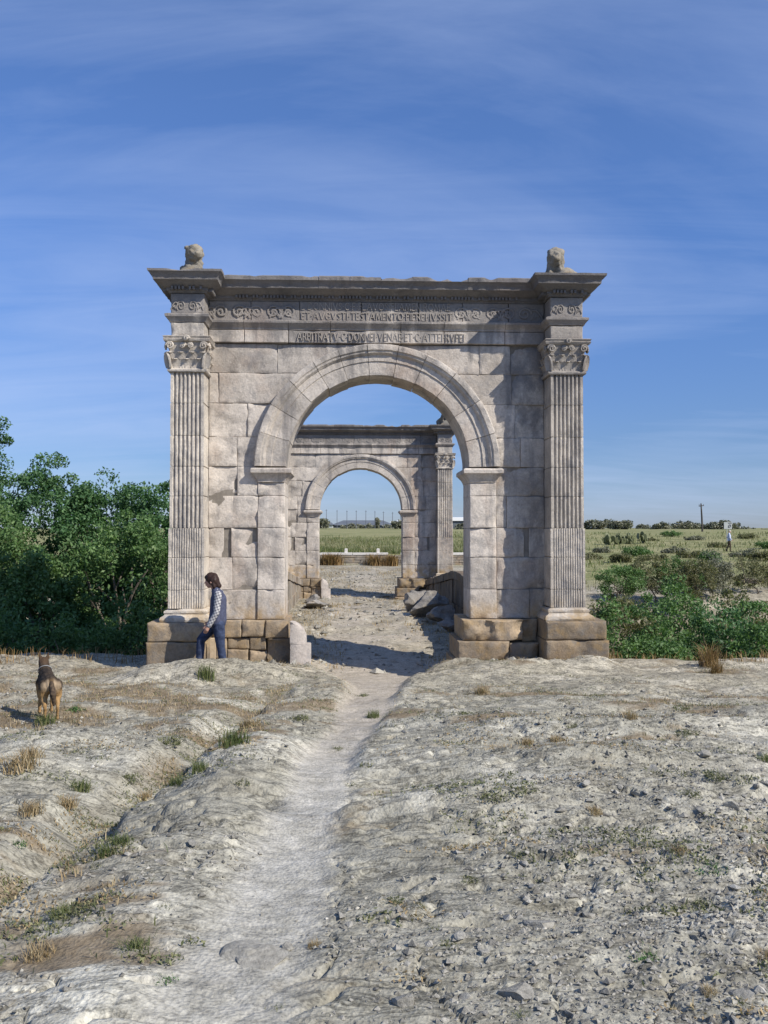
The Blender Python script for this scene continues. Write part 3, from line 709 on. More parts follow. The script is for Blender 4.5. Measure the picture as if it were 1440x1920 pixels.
        put('pilaster_base', K + 'base', lambda: loft([(0.13, 0.765), (0.14, 0.80), (0.125, 0.84), (0.08, 0.87), (0.06, 0.89), (0.075, 0.92), (0.07, 0.95), (0.03, 0.975), (0.015, 0.985)],
            xa, xb, YP, yb, M['shaft'], n=12, amp=0.03, seed=3 + sgn, chip=0.03))
        put('pedestal_block', K + 'ped1', lambda: block(xa - 0.33 if sgn < 0 else 2.92, xb + 0.07 if sgn < 0 else 3.99, 0.43, 0.765, YP - 0.22, yb + 0.2, M['plinth'], 41 + sgn, ch=0.03, rough=0.012, chip=0.8))
        put('pedestal_block', K + 'ped0', lambda: block(xa - 0.35 if sgn < 0 else 2.90, xb + 0.08 if sgn < 0 else 4.03, -0.25, 0.43, YP - 0.24, yb + 0.2, M['plinth'], 45 + sgn, ch=0.03, rough=0.016, chip=0.8))
        # capital
        cap = put('capital', K + 'cap', lambda: loft([(0.03, 5.12), (0.045, 5.14), (0.045, 5.17), (0.015, 5.19), (0.0, 5.2), (0.0, 5.35), (0.015, 5.5), (0.05, 5.60), (0.06, 5.64)],
            xa, xb, YP, yb, M['shaft'], n=8, amp=0.01, seed=8 + sgn))
        put('abacus', K + 'abacus', lambda: loft([(0.075, 5.64), (0.10, 5.655), (0.115, 5.69), (0.10, 5.70), (0.12, 5.735), (0.09, 5.75)], xa, xb, YP, yb, M['shaft'], n=12, amp=0.02, seed=5 + sgn, chip=0.03), cap)
        for (wl, hl, ol, offs, base, kk) in ((0.19, 0.20, 0.085, (-0.20, 0.0, 0.20), 5.19, 'lo'), (0.19, 0.34, 0.10, (-0.29, -0.10, 0.10, 0.29), 5.19, 'hi')):
            for i, o in enumerate(offs):
                me = cached('acan_%s%d' % (kk, i % 2), lambda: make_mesh('acanthus_leaf', *leaf_patch(wl, hl, ol, i), M['shaft'], smooth=60))
                add('acanthus_leaf', me, cap, loc=(xc + o, YP, base))
            for i, o in enumerate(offs):   # on the faces turned to the opening and outwards
                for s2 in (-1, 1):
                    add('acanthus_leaf', cached('acan_%s%d' % (kk, i % 2), None), cap, loc=((xa if s2 < 0 else xb), YP + 0.3 + o, base), rotz=-math.pi / 2 if s2 < 0 else math.pi / 2)
        for o, s2, r0 in ((-0.29, -1, 0.07), (0.29, 1, 0.07), (-0.065, 1, 0.05), (0.065, -1, 0.05)):
            add('volute', cached('vol%d%.2f' % (s2, r0), lambda: make_mesh('volute', *spiral(r0, 1.8, 0.021, s2), M['shaft'], smooth=60)), cap, loc=(xc + o, YP - 0.075, 5.575))
        for s2 in (-1, 1):
            add('volute', cached('vol-10.07', None), cap, loc=((xa if s2 < 0 else xb) + s2 * 0.075, YP + 0.05, 5.575), rotz=s2 * math.pi / 2)
        add('flower', cached('fleur', lambda: make_mesh('flower', *spiral(0.045, 1.2, 0.03, 1, 0.05), M['shaft'], smooth=60)), cap, loc=(xc, YP - 0.11, 5.69))
        # ressaut
        put('architrave_block', K + 'rarch', lambda: block(xa, xb, 5.75, 6.0, YP - 0.01, yb, M['shaft'], 61 + sgn, rough=0.008, chip=0.5))
        put('taenia', K + 'rtaen', lambda: loft([(0.0, 6.0), (0.02, 6.005), (0.03, 6.03), (0.065, 6.07), (0.085, 6.09), (0.09, 6.13), (0.05, 6.15)], xa, xb, YP, yb, M['wall'], n=10, amp=0.01, seed=sgn + 9, chip=0.02))
        put('frieze_block', K + 'rfri', lambda: block(xa, xb, 6.15, 6.515, YP, yb, M['wall'], 66 + sgn, rough=0.006, chip=0.5))
        RL = [(o * 0.93 - 0.02, min(z, 6.85 + 0.1 * (z - 6.85))) for o, z in CL]
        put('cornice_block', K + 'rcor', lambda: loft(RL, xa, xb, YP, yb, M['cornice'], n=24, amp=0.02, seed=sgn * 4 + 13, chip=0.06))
        tag(put('dentils', K + 'rdent', lambda: dentils(xa, xb, YP, yb, True)), kind='stuff')
        put('rubble_cap', K + 'rcap', lambda: blob_top(xa - 0.02, xb + 0.28 if sgn > 0 else xb + 0.12, sgn))
    # rough plinth of the two piers
    PL = [('L', -3.0, -2.44, 0.42, 0.745, -0.10), ('L', -2.44, -2.02, 0.44, 0.745, -0.13), ('L', -2.02, -1.60, 0.42, 0.745, -0.16), ('L', -3.0, -2.70, 0.05, 0.42, -0.10), ('L', -2.70, -2.30, 0.22, 0.42, -0.07),
          ('L', -2.70, -2.32, -0.3, 0.22, -0.12), ('L', -2.30, -2.0, 0.2, 0.44, -0.10), ('L', -2.30, -1.98, -0.3, 0.2, -0.13), ('L', -1.98, -1.55, -0.3, 0.42, -0.18), ('L', -3.0, -2.70, -0.3, 0.05, -0.14),
          ('R', 1.52, 2.62, 0.37, 0.745, -0.30), ('R', 2.62, 2.92, 0.33, 0.745, -0.12), ('R', 1.42, 2.36, 0.02, 0.37, -0.34), ('R', 2.36, 2.9, -0.3, 0.33, -0.26), ('R', 1.36, 2.36, -0.35, 0.02, -0.42)]
    for i, (sd, a, b, c_, d_, yf) in enumerate(PL):
        put('plinth_block', 'plinth%d' % i, lambda: block(a, b, c_, d_, yf, TW + 0.2, M['plinth'], 80 + i, rough=0.028, ch=0.024, chip=1.1, gap=0.006))
    # scroll relief of the frieze
    def scroll(i):
        r = 0.115; parts = [spiral(r, 1.6, 0.020, 1 if i % 2 else -1, 0.02)]
        t = np.linspace(0, 1, 12); s = 1 if i % 2 else -1
        parts.append(tube(np.stack([s * (r + t * 0.20 - 0.02), np.full(12, -0.005), 0.02 + 0.09 * np.sin(t * 3.0 + 0.3) - 0.10 * t], -1), 0.016, 6))
        for q in range(3): parts.append(tube(np.stack([s * (0.10 + 0.05 * q + 0.04 * t), -0.01 - 0.015 * np.sin(t * 3), -0.10 + 0.03 * q + 0.10 * t * (1 - 0.3 * q)], -1), 0.016 * (1 - 0.6 * t) + 0.003, 5))
        V, F = join(parts); return make_mesh('scroll_relief', V, F, M['wall'], smooth=60)
    xs = [-2.84, -2.52, -2.2, -1.9, -1.62] + [1.52, 1.8, 2.1, 2.4, 2.7] if first else list(np.arange(-2.8, 2.85, 0.31))
    for i, x in enumerate(xs): add('scroll_relief', cached('scroll%d' % (i % 2), lambda: scroll(i % 2)), root, loc=(x, -0.054, 6.315), scale=(1.15, 0.30, 1.05))
    for sgn in (-1, 1):
        for i, o in enumerate((-0.11, 0.09)):
            add('scroll_relief', cached('scroll%d' % i, None), root, loc=(sgn * (XP0 + XP1) / 2 + o, YP - 0.004, 6.29), scale=(0.62, 0.5, 0.8))
    if first:
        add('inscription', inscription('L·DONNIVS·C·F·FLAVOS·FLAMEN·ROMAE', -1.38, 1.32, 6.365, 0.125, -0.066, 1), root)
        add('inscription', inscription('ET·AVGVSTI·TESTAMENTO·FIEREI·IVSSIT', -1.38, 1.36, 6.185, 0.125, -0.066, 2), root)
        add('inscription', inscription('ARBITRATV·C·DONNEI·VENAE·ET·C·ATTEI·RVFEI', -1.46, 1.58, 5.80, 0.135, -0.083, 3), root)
    return root
def first_dent(sgn, r):
    """hacked and broken faces"""
    if sgn < 0 and r == 2: return lambda X, Z: 0.05 * sst(0.0, 0.35, fbm(X * 2.2 + 3, Z * 2.2, 0.0, 3, 140)) + 0.05 * sst(-2.9, -2.78, X) * (X < -2.7) * sst(2.3, 1.95, Z)
    if sgn < 0 and r == 3: return lambda X, Z: 0.035 * sst(-0.02, 0.02, (Z - 2.86) + (X + 3.06) * 0.55) * (X < -2.6) + 0.02 * sst(0.2, 0.5, fbm(X * 6, Z * 9, 0.0, 3, 141))
    if sgn < 0 and r == 1: return lambda X, Z: 0.03 * sst(0.0, 0.5, fbm(X * 3, Z * 3, 0.5, 3, 142))
    if sgn < 0 and r == 0: return lambda X, Z: 0.025 * sst(0.1, 0.5, fbm(X * 3, Z * 3, 2.5, 3, 143))
    if sgn > 0 and r in (0, 1, 2): return lambda X, Z: 0.03 * sst(0.1, 0.5, fbm(X * 2.5, Z * 2.5, 3.5 + r, 3, 144))
    return None
def blob_top(x0, x1, sgn):
    """broken stone bedding under the lions"""
    nx, ny = 26, 40; X, Y = np.meshgrid(np.linspace(x0, x1, nx), np.linspace(YP - 0.05, TW - YP, ny), indexing='ij')
    u = (X - x0) / (x1 - x0); e = np.minimum(np.minimum(u, 1 - u) * 3.2, np.minimum((Y - YP + 0.05), (TW - YP - Y)) * 6)
    pk = np.exp(-((X - (x0 + 0.36)) / 0.26) ** 2)
    Z = 6.83 + np.clip(e, 0, 1) ** 0.7 * (0.07 + 0.15 * pk + 0.09 * fbm(X * 5, Y * 5, sgn + 0.5, 4, 150))
    V = np.stack([X, Y, Z], -1).reshape(-1, 3); idx = np.arange(nx * ny).reshape(nx, ny)
    F = [tuple(q) for q in np.stack([idx[:-1, :-1], idx[1:, :-1], idx[1:, 1:], idx[:-1, 1:]], -1).reshape(-1, 4)]
    return make_mesh('rubble_cap', V, F, M['lion'], smooth=30)
def in_arch(xl, yl, zl, second=False):
    x, y = to_world(xl, yl + (20.4 if second else 0)); return (x, y, zl + (-0.22 if second else 0))
build_arch(True, (CX, CY, 0), 'large weathered limestone Roman arch with fluted corner pilasters, nearest the viewer')
ax2, ay2 = to_world(0, 20.4)
build_arch(False, (ax2, ay2, -0.22), 'smaller-looking matching Roman arch at the far end of the bridge, seen through the near one')

# ------------------------------------------------------------------ organic bodies: capsules welded into one skin
def capsule(a, b, ra, rb, sides=14, sq=(1, 1), nseg=6):
    a = np.array(a, float); b = np.array(b, float); d = b - a; L = np.linalg.norm(d)
    d = d / L if L > 1e-6 else np.array([0, 0, 1.0])
    ref = np.array([0, 1.0, 0]) if abs(d[1]) < 0.9 else np.array([1.0, 0, 0])
    u = np.cross(d, ref); u /= np.linalg.norm(u); v = np.cross(d, u)       # v is close to +-y
    P = []; R = []
    for t in np.linspace(-90, 0, 5)[1:]: P.append(a + d * ra * math.sin(math.radians(t))); R.append(ra * math.cos(math.radians(t)))
    for t in np.linspace(0, 1, nseg)[1:-1]: P.append(a + (b - a) * t); R.append(ra + (rb - ra) * t)
    for t in np.linspace(0, 90, 5)[:-1]: P.append(b + d * rb * math.sin(math.radians(t))); R.append(rb * math.cos(math.radians(t)))
    ang = np.linspace(0, 2 * np.pi, sides, endpoint=False); V = []
    for p, r in zip(P, R): V.append(p + r * (np.cos(ang)[:, None] * u * sq[0] + np.sin(ang)[:, None] * v * sq[1]))
    n = len(P); V = np.concatenate(V + [[a - d * ra], [b + d * rb]]); F = []
    for l in range(n - 1):
        for i in range(sides):
            j = (i + 1) % sides; F.append((l * sides + i, l * sides + j, (l + 1) * sides + j, (l + 1) * sides + i))
    for i in range(sides):
        j = (i + 1) % sides; F.append((j, i, n * sides)); F.append(((n - 1) * sides + i, (n - 1) * sides + j, n * sides + 1))
    return V, F
def weld(parts, voxel, mat, smooth_it=4, noise=0.0, nscale=8.0, seed=0, flat=False, extra=None):
    V, F = join(parts)
    me = make_mesh('weld_source', V, F, mat)
    o = bpy.data.objects.new('weld_source', me); COL.objects.link(o)
    m = o.modifiers.new('r', 'REMESH'); m.mode = 'VOXEL'; m.voxel_size = voxel
    if smooth_it: k = o.modifiers.new('s', 'SMOOTH'); k.factor = 0.5; k.iterations = smooth_it
    dg = bpy.context.evaluated_depsgraph_get(); dg.update()
    res = bpy.data.meshes.new_from_object(o.evaluated_get(dg))
    bpy.data.objects.remove(o); bpy.data.meshes.remove(me)
    n = len(res.vertices); co = np.empty(n * 3, np.float32); res.vertices.foreach_get('co', co); co = co.reshape(-1, 3).astype(float)
    if noise:
        nr = np.empty(n * 3, np.float32); res.vertices.foreach_get('normal', nr); nr = nr.reshape(-1, 3)
        co = co + nr * (noise * fbm(co[:, 0] * nscale, co[:, 1] * nscale, co[:, 2] * nscale + seed, 4, 160 + seed))[:, None]
        res.vertices.foreach_set('co', co.astype(np.float32).ravel())
    res.polygons.foreach_set('use_smooth', np.full(len(res.polygons), not flat))
    res.materials.clear(); res.materials.append(mat); res.update()
    return res
def ball(c, r): return capsule(np.array(c) - (0, 0, 0.001), np.array(c) + (0, 0, 0.001), r, r)

# ------------------------------------------------------------------ lions on the corners
def lion_mesh(seed, turn):
    p = [capsule((0, 0.34, 0.10), (0, -0.02, 0.16), 0.15, 0.16), capsule((0, -0.02, 0.14), (0.01, -0.13, 0.30), 0.16, 0.15),       # haunch, chest
         capsule((0.01, -0.12, 0.30), (0.02, -0.16, 0.36), 0.17, 0.165), capsule((0.03, -0.24, 0.34), (0.03, -0.30, 0.315), 0.10, 0.07),  # mane, muzzle
         capsule((-0.09, -0.14, 0.20), (-0.10, -0.20, -0.02), 0.065, 0.05), capsule((0.10, -0.14, 0.20), (0.11, -0.20, -0.02), 0.065, 0.05),
         capsule((-0.13, 0.22, 0.12), (-0.15, 0.08, 0.0), 0.09, 0.06), capsule((0.13, 0.22, 0.12), (0.15, 0.08, 0.0), 0.09, 0.06),
         ball((-0.10, -0.12, 0.47), 0.045), ball((0.13, -0.12, 0.47), 0.045)]
    return weld(p, 0.02, M['lion'], 1, 0.055, 11.0, seed)
LM = [lion_mesh(3, 0), lion_mesh(9, 0)]
def lion(xl, yl, zl, rot, scl, me, label, second=False):
    r = add('lion_statue', me, None, in_arch(xl, yl, zl, second), TH + rot, scl); tag(r, label, 'statue', None)
lion(-3.34, -0.12, 6.97, 0.25, (0.98, 1.0, 0.92), LM[0], 'eroded grey stone lion seated on the left corner of the near arch')
lion(3.27, -0.05, 6.97, -0.28, (0.98, 1.0, 1.0), LM[1], 'dark lichened stone lion hunched on the right corner of the near arch')
lion(3.30, -0.10, 6.95, 0.5, (0.72, 0.8, 1.0), LM[1], 'small worn stone lion on the corner of the far arch', True)

# ------------------------------------------------------------------ wheel guard stones by the jambs
def guard_mesh(seed):
    def ring(z, x1, y0, y1): return [(0, y0, z), (x1, y0, z), (x1, y1, z), (0, y1, z)]
    lv = [(-0.5, 0.36), (0.0, 0.36), (0.35, 0.355), (0.36, 0.31), (0.5, 0.30), (0.62, 0.25), (0.70, 0.17), (0.735, 0.08), (0.74, 0.03)]
    return lv
def guard(xl, yl, mirror, second, label):
    r = empty('guard_stone', in_arch(xl, yl, 0, second), TH); tag(r, label, 'guard stone')
    sx = -1 if mirror else 1
    def piece(lv, seed):
        V = []
        for z, x1 in lv:
            for (x, y) in ((0, 0), (x1 * 0.5, -0.03), (x1, 0.02), (x1, 0.26), (x1 * 0.5, 0.30), (0, 0.28)): V.append((sx * x, y, z))
        V = np.array(V, float); V += 0.012 * np.stack([fbm(V[:, 0] * 9 + k, V[:, 1] * 9, V[:, 2] * 9 + seed, 3, 170) for k in range(3)], -1)
        F = []; m = 6
        for l in range(len(lv) - 1):
            for i in range(m):
                q = (l * m + i, l * m + (i + 1) % m, (l + 1) * m + (i + 1) % m, (l + 1) * m + i); F.append(q if sx > 0 else q[::-1])
        F.append(tuple(range(m))); F.append(tuple((len(lv) - 1) * m + i for i in range(m)))
        return make_mesh('guard', V, F, M['pale'], smooth=50)
    add('lower_stone', piece([(-0.5, 0.37), (0.0, 0.37), (0.33, 0.365), (0.345, 0.35)], 1), r)
    add('upper_stone', piece([(0.35, 0.29), (0.5, 0.28), (0.60, 0.24), (0.68, 0.17), (0.725, 0.09), (0.735, 0.03)], 2), r)
guard(-1.56, -0.42, False, False, 'pale upright guard stone with rounded top at the near arch pier')
guard(-1.58, -0.35, False, True, 'pale guard stone at the left pier of the far arch')

# ------------------------------------------------------------------ bridge: two parapets
def parapet(sgn, label):
    x_in, x_out = (sgn * 2.62, sgn * 3.12) if sgn > 0 else (-2.36, -3.0); pmat = M['parapet_shaded'] if sgn > 0 else M['parapet']; root = empty('bridge_parapet', (CX, CY, 0), TH); tag(root, label, 'parapet')
    ys = np.linspace(TW + 0.02, 19.9, 22)
    top = np.interp(ys, [0.9, 5.4, 10.2, 19.6, 20], [0.86, 1.06, 1.24, 0.52, 0.5])
    k = 0
    for i in range(len(ys) - 1):
        y0, y1 = ys[i], ys[i + 1]
        # three courses of blocks below a coping; courses stop at the road, the bottom one carries on down to the gully
        zb = np.array([-3.6, -0.18, 0.28])
        for c in range(4):
            a0 = [-3.6, -0.15, 0.25, None][c]
            off = 0.0 if c % 2 == 0 else 0.42
            ya, yb_ = y0 + 0.006 + off * (0 < i), min(y1 - 0.006 + off, ys[-1])
            if yb_ - ya < 0.1: continue
            t0 = np.interp(ya, ys, top); t1 = np.interp(yb_, ys, top)
            if c < 2: lo0 = lo1 = a0; hi0 = hi1 = [-0.16, 0.24][c]
            elif c == 2: lo0 = lo1 = 0.25; hi0, hi1 = t0 - 0.24, t1 - 0.24
            else: lo0, lo1, hi0, hi1 = t0 - 0.23, t1 - 0.23, t0, t1
            if hi0 - lo0 < 0.06: continue
            rr = random.Random(i * 7 + c + (100 if sgn > 0 else 0)); e = rr.uniform(-0.02, 0.02) + (0.05 if c == 3 else 0)
            xi, xo = x_in - sgn * e, x_out + sgn * e
            b = 0.02
            V = [(xi, ya, lo0), (xi, yb_, lo1), (xo, yb_, lo1), (xo, ya, lo0), (xi, ya, hi0 - b), (xi, yb_, hi1 - b), (xo, yb_, hi1 - b), (xo, ya, hi0 - b),
                 (xi + sgn * b, ya + b, hi0), (xi + sgn * b, yb_ - b, hi1), (xo - sgn * b, yb_ - b, hi1), (xo - sgn * b, ya + b, hi0)]
            V = [(p[0] + rr.uniform(-.012, .012), p[1], p[2] + rr.uniform(-.012, .012)) for p in V]
            F = [(0, 1, 2, 3), (0, 4, 5, 1), (1, 5, 6, 2), (2, 6, 7, 3), (3, 7, 4, 0), (4, 8, 9, 5), (5, 9, 10, 6), (6, 10, 11, 7), (7, 11, 8, 4), (8, 11, 10, 9)]
            if sgn < 0: F = [q[::-1] for q in F]
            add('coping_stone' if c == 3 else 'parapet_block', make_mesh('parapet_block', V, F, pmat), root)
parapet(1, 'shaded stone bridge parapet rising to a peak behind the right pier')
parapet(-1, 'sunlit stone bridge parapet behind the left pier')

# ------------------------------------------------------------------ boulders and broken blocks on the bridge
def rock_mesh(seed, n=2, mat=None, amp=0.35, flat=True):
    r = np.random.default_rng(seed)
    t = (1 + 5 ** 0.5) / 2
    V = np.array([(-1, t, 0), (1, t, 0), (-1, -t, 0), (1, -t, 0), (0, -1, t), (0, 1, t), (0, -1, -t), (0, 1, -t), (t, 0, -1), (t, 0, 1), (-t, 0, -1), (-t, 0, 1)], float)
    F = [(0,11,5),(0,5,1),(0,1,7),(0,7,10),(0,10,11),(1,5,9),(5,11,4),(11,10,2),(10,7,6),(7,1,8),(3,9,4),(3,4,2),(3,2,6),(3,6,8),(3,8,9),(4,9,5),(2,4,11),(6,2,10),(8,6,7),(9,8,1)]
    V /= np.linalg.norm(V[0])
    for _ in range(n):
        V = list(map(tuple, V)); mid = {}; NF = []
        def m(a, b):
            k = (min(a, b), max(a, b))
            if k not in mid:
                p = (np.array(V[a]) + np.array(V[b])) / 2; V.append(tuple(p / np.linalg.norm(p))); mid[k] = len(V) - 1
            return mid[k]
        for a, b, c in F:
            x, y, z = m(a, b), m(b, c), m(c, a); NF += [(a, x, z), (b, y, x), (c, z, y), (x, y, z)]
        F = NF; V = np.array(V)
    # planes cut the ball into an angular chunk
    for _ in range(9):
        d = r.normal(size=3); d /= np.linalg.norm(d); h = r.uniform(0.35, 0.75)
        q = V @ d; V = V - np.outer(np.clip(q - h, 0, None), d)
    V = V * (1 + amp * 0.3 * fbm(V[:, 0] * 2, V[:, 1] * 2, V[:, 2] * 2 + seed, 3, 180))[:, None]
    return make_mesh('rock', V, F, mat, smooth=None if flat else 30)
for (xl, yl, sx, sy, sz, rz, lab, sd) in (
        (1.72, 9.6, 0.62, 0.5, 0.46, 0.3, 'big rounded boulder lying on the bridge beside the shaded parapet', 21),
        (1.80, 12.2, 0.55, 0.5, 0.42, 1.1, 'smaller boulder behind the big one, half in the parapet shade', 22),
        (2.0, 8.0, 0.45, 0.55, 0.34, 0.0, 'squared stone block in the parapet shade, nearest of the tumbled stones', 23),
        (2.02, 6.4, 0.34, 0.4, 0.30, 0.6, 'low broken block in deep shade behind the right pier', 24)):
    x, y = to_world(xl, yl)
    tag(add('boulder', rock_mesh(sd, 4, M['boulder'], 1.3, False), None, (x, y, hz(x, y) + sz * 0.55), rz, (sx, sy, sz)), lab, 'boulder')
for (xl, yl, sx, sy, sz, rz, lab, sd) in ((-1.55, 14.2, 0.55, 0.75, 0.26, 0.1, 'flat grey stone slab in front of the far arch left pier', 31),
                                          (-1.75, 16.8, 0.40, 0.65, 0.30, -0.1, 'squared grey slab end against the far guard stone', 32)):
    x, y = to_world(xl, yl)
    tag(add('stone_slab', rock_mesh(sd, 4, M['boulder'], 1.2, False), None, (x, y, hz(x, y) + sz * 0.4), rz, (sx, sy, sz)), lab, 'slab')

# ------------------------------------------------------------------ vegetation
def at(u, v, ymax=60.0):
    """point of the ground seen at a photograph pixel"""
    p = math.radians(1.42); dx_, dz_ = (u - 720) / 1732.0, (960 - v) / 1732.0
    d = np.array([dx_, math.cos(p) - dz_ * math.sin(p), math.sin(p) + dz_ * math.cos(p)])
    t = np.concatenate([np.linspace(2, 25, 1500), np.linspace(25, ymax, 700)])
    P = np.array([0, 0, CAM_Z]) + t[:, None] * d
    below = np.nonzero(P[:, 2] < H(P[:, 0], P[:, 1]))[0]
    q = P[below[0]] if len(below) else P[-1]
    return float(q[0]), float(q[1]), float(q[2])
def leaf_quads(P, length, width, rng, up=0.35):
    n = len(P); D = rng.normal(size=(n, 3)); D /= np.linalg.norm(D, axis=1)[:, None]
    N = rng.normal(size=(n, 3)); N[:, 2] += up * 2; W = np.cross(D, N); W /= np.linalg.norm(W, axis=1)[:, None] + 1e-9
    L = length * rng.uniform(0.6, 1.3, n)[:, None]; Wd = width * rng.uniform(0.7, 1.3, n)[:, None]
    V = np.stack([P - D * L / 2, P + W * Wd / 2 - D * L * 0.05, P + D * L / 2, P - W * Wd / 2 - D * L * 0.05], 1).reshape(-1, 3)
    return V, np.arange(4 * n).reshape(n, 4)
def crown_points(c, rad, ncl, per, rng, cl=0.45, hollow=0.55, flat=0.75):
    d = rng.normal(size=(ncl, 3)); d /= np.linalg.norm(d, axis=1)[:, None]
    r = hollow + (1 - hollow) * rng.uniform(0, 1, ncl) ** 0.6
    lump = 1 + 0.28 * fbm(d[:, 0] * 2.2 + c[0], d[:, 1] * 2.2 + c[1], d[:, 2] * 2.2, 3, 190)
    C = np.array(c) + d * (r * lump)[:, None] * np.array(rad)
    s = cl * rng.uniform(0.55, 1.35, ncl)
    Q = rng.normal(size=(ncl, per, 3)); Q /= np.linalg.norm(Q, axis=2)[:, :, None]
    Q = Q * (rng.uniform(0.15, 1.0, (ncl, per, 1)) ** 0.5) * s[:, None, None]; Q[:, :, 2] *= flat
    return C, (C[:, None, :] + Q).reshape(-1, 3)
def tree(name, base, top, rad, ncl, per, leaf, lab, cat, seed, lw=(0.12, 0.05), cl=0.42, group=None, trunk_r=0.12, limbs=9, hollow=0.5, zmin=-1e9):
    rng = np.random.default_rng(seed); base = np.array(base, float)
    c = np.array([base[0], base[1], top - rad[2]])
    C, P = crown_points(c, rad, ncl, per, rng, cl, hollow)
    P = P[P[:, 2] > zmin]
    root = empty(name, tuple(base)); tag(root, lab, cat, group)
    V, F = leaf_quads(P - base, lw[0], lw[1], rng)
    add('crown', make_mesh('crown', V, F, M[leaf]), root)
    fork = np.array([rng.normal() * 0.15, rng.normal() * 0.15, max(0.15, (c[2] - rad[2] * 0.65 - base[2]))])
    t = np.linspace(0, 1, 7)[:, None]; bend = np.array([rng.normal() * 0.2, rng.normal() * 0.2, 0])
    parts = [tube(np.array([0, 0, -0.3]) * (1 - t) + fork * t + bend * np.sin(t * 3.14), trunk_r * (1.25 - 0.5 * t[:, 0]), 8)]
    for i in rng.choice(len(C), min(limbs, len(C)), replace=False):
        e = (C[i] - base) * np.array([0.88, 0.88, 0.9]); mid = (fork + e) / 2 + rng.normal(size=3) * 0.18 * np.linalg.norm(e - fork) * 0.5
        s = np.linspace(0, 1, 9)[:, None]; pts = fork * (1 - s) ** 2 + 2 * mid * s * (1 - s) + e * s ** 2
        parts.append(tube(pts, trunk_r * (0.62 - 0.5 * s[:, 0]), 5))
        for _ in range(2):
            k = rng.integers(3, 7); q = pts[k] + (rng.normal(size=3) * 0.25 + (e - fork) * 0.12); parts.append(tube(pts[k] + (q - pts[k]) * np.linspace(0, 1, 4)[:, None], trunk_r * 0.16, 4))
    add('trunk', make_mesh('trunk', *join(parts), M['bark'], smooth=60), root)
    return root
# the wood on the left, rooted in the gully
LT = [(-11.95, 24.5, 6.6, (1.7, 1.6, 2.6), 240, 115, 'leaf_dark', 'tall dark tree at the left edge rising above all the others'),
      (-8.7, 23.6, 3.95, (1.7, 1.5, 2.6), 270, 115, 'leaf_dark', 'dark tree with a ragged top just inside the left edge'),
      (-7.2, 24.0, 3.75, (1.5, 1.5, 2.6), 250, 115, 'leaf_dark', 'rounded dark green tree in the middle of the left wood'),
      (-5.7, 23.6, 3.35, (1.4, 1.5, 2.6), 240, 115, 'leaf_dark', 'tree of the left wood nearest the arch pilaster'),
      (-9.3, 21.1, 3.3, (1.3, 1.2, 2.7), 230, 105, 'leaf_mid', 'light green bushy tree in front of the ragged dark one'),
      (-7.7, 20.6, 1.9, (1.2, 1.0, 2.0), 210, 105, 'leaf_mid', 'bushy tree with bare grey limbs in the middle of the wood front'),
      (-6.0, 21.4, 2.9, (1.3, 1.2, 2.6), 210, 105, 'leaf_mid', 'bushy green tree in front of the wood beside the pedestal'),
      (-12.5, 21.5, 3.2, (2.0, 1.3, 2.6), 110, 90, 'leaf_mid', 'bushy tree beyond the left border of the view')]
for i, (x, y, tp, rad, ncl, per, lf, lab) in enumerate(LT):
    k_ = 1.075; x, y, tp, rad = x * k_, y * k_, CAM_Z + (tp - CAM_Z) * k_, tuple(q * k_ for q in rad)      # the wood stands a little way back, clear of the arch's shade
    tree('broadleaf_tree', (x, y, hz(x, y)), tp, rad, ncl, per, lf, lab, 'tree', 300 + i, (0.108, 0.055), 0.33, 'trees of the wood on the left', 0.13, 12, 0.7)
for i, (x, y, tp, lab) in enumerate(((-9.6, 19.3, 0.75, 'low dark shrub at the foot of the wood, far left of the dog'), (-8.0, 19.5, 0.6, 'low dark shrub at the foot of the wood behind the dog'),
                                     (-6.6, 19.5, 0.55, 'bright low shrub at the rim of the wood, middle'), (-5.3, 19.4, 0.65, 'low shrub squeezed against the left pedestal'))):
    tree('shrub', (x, y, hz(x, y)), tp, (0.95, 0.6, 0.9), 60, 110, 'leaf_mid' if i > 1 else 'leaf_dark', lab, 'shrub', 330 + i, (0.09, 0.04), 0.28, 'shrubs at the foot of the wood', 0.05, 8)
# thicket in the gully on the right
RT = [(5.0, 20.3, 0.75, (1.0, 0.9, 1.6), 'leaf_mid', 'green bush in the gully right beside the right pedestal'), (6.3, 20.8, 0.95, (1.0, 0.9, 1.6), 'leaf_mid', 'second green bush from the right pedestal'),
      (7.5, 20.6, 0.85, (1.0, 0.9, 1.6), 'leaf_dark', 'dark green bush behind the rust-brown grass tuft'), (8.7, 21.0, 0.95, (1.1, 0.9, 1.7), 'leaf_mid', 'green bush near the right border of the view'),
      (10.2, 21.2, 0.9, (1.2, 1.0, 1.7), 'leaf_dark', 'dark green bush cut by the right border'), (5.9, 23.2, 0.95, (0.9, 0.8, 1.3), 'leaf_olive', 'olive bush with bare twigs behind the bush by the pedestal'),
      (7.4, 23.6, 1.25, (0.95, 0.8, 1.5), 'leaf_mid', 'tallest green bush of the right thicket'), (9.2, 24.0, 1.05, (1.0, 0.8, 1.4), 'leaf_olive', 'olive bush at the back of the right thicket'),
      (11.6, 21.8, 0.8, (1.2, 1.0, 1.7), 'leaf_mid', 'green bush just beyond the right border of the view'), (8.1, 19.7, 0.35, (0.9, 0.6, 1.1), 'leaf_mid', 'low green bush right behind the larger rust-brown tuft'),
      (9.6, 19.8, 0.30, (0.9, 0.6, 1.1), 'leaf_olive', 'low olive bush at the rim near the right border'), (5.8, 19.6, 0.30, (0.8, 0.6, 1.1), 'leaf_mid', 'low green bush at the rim, nearest the pedestal'),
      (4.6, 24.5, 0.2, (0.8, 0.8, 1.2), 'leaf_olive', 'dull olive bush low against the bridge side')]
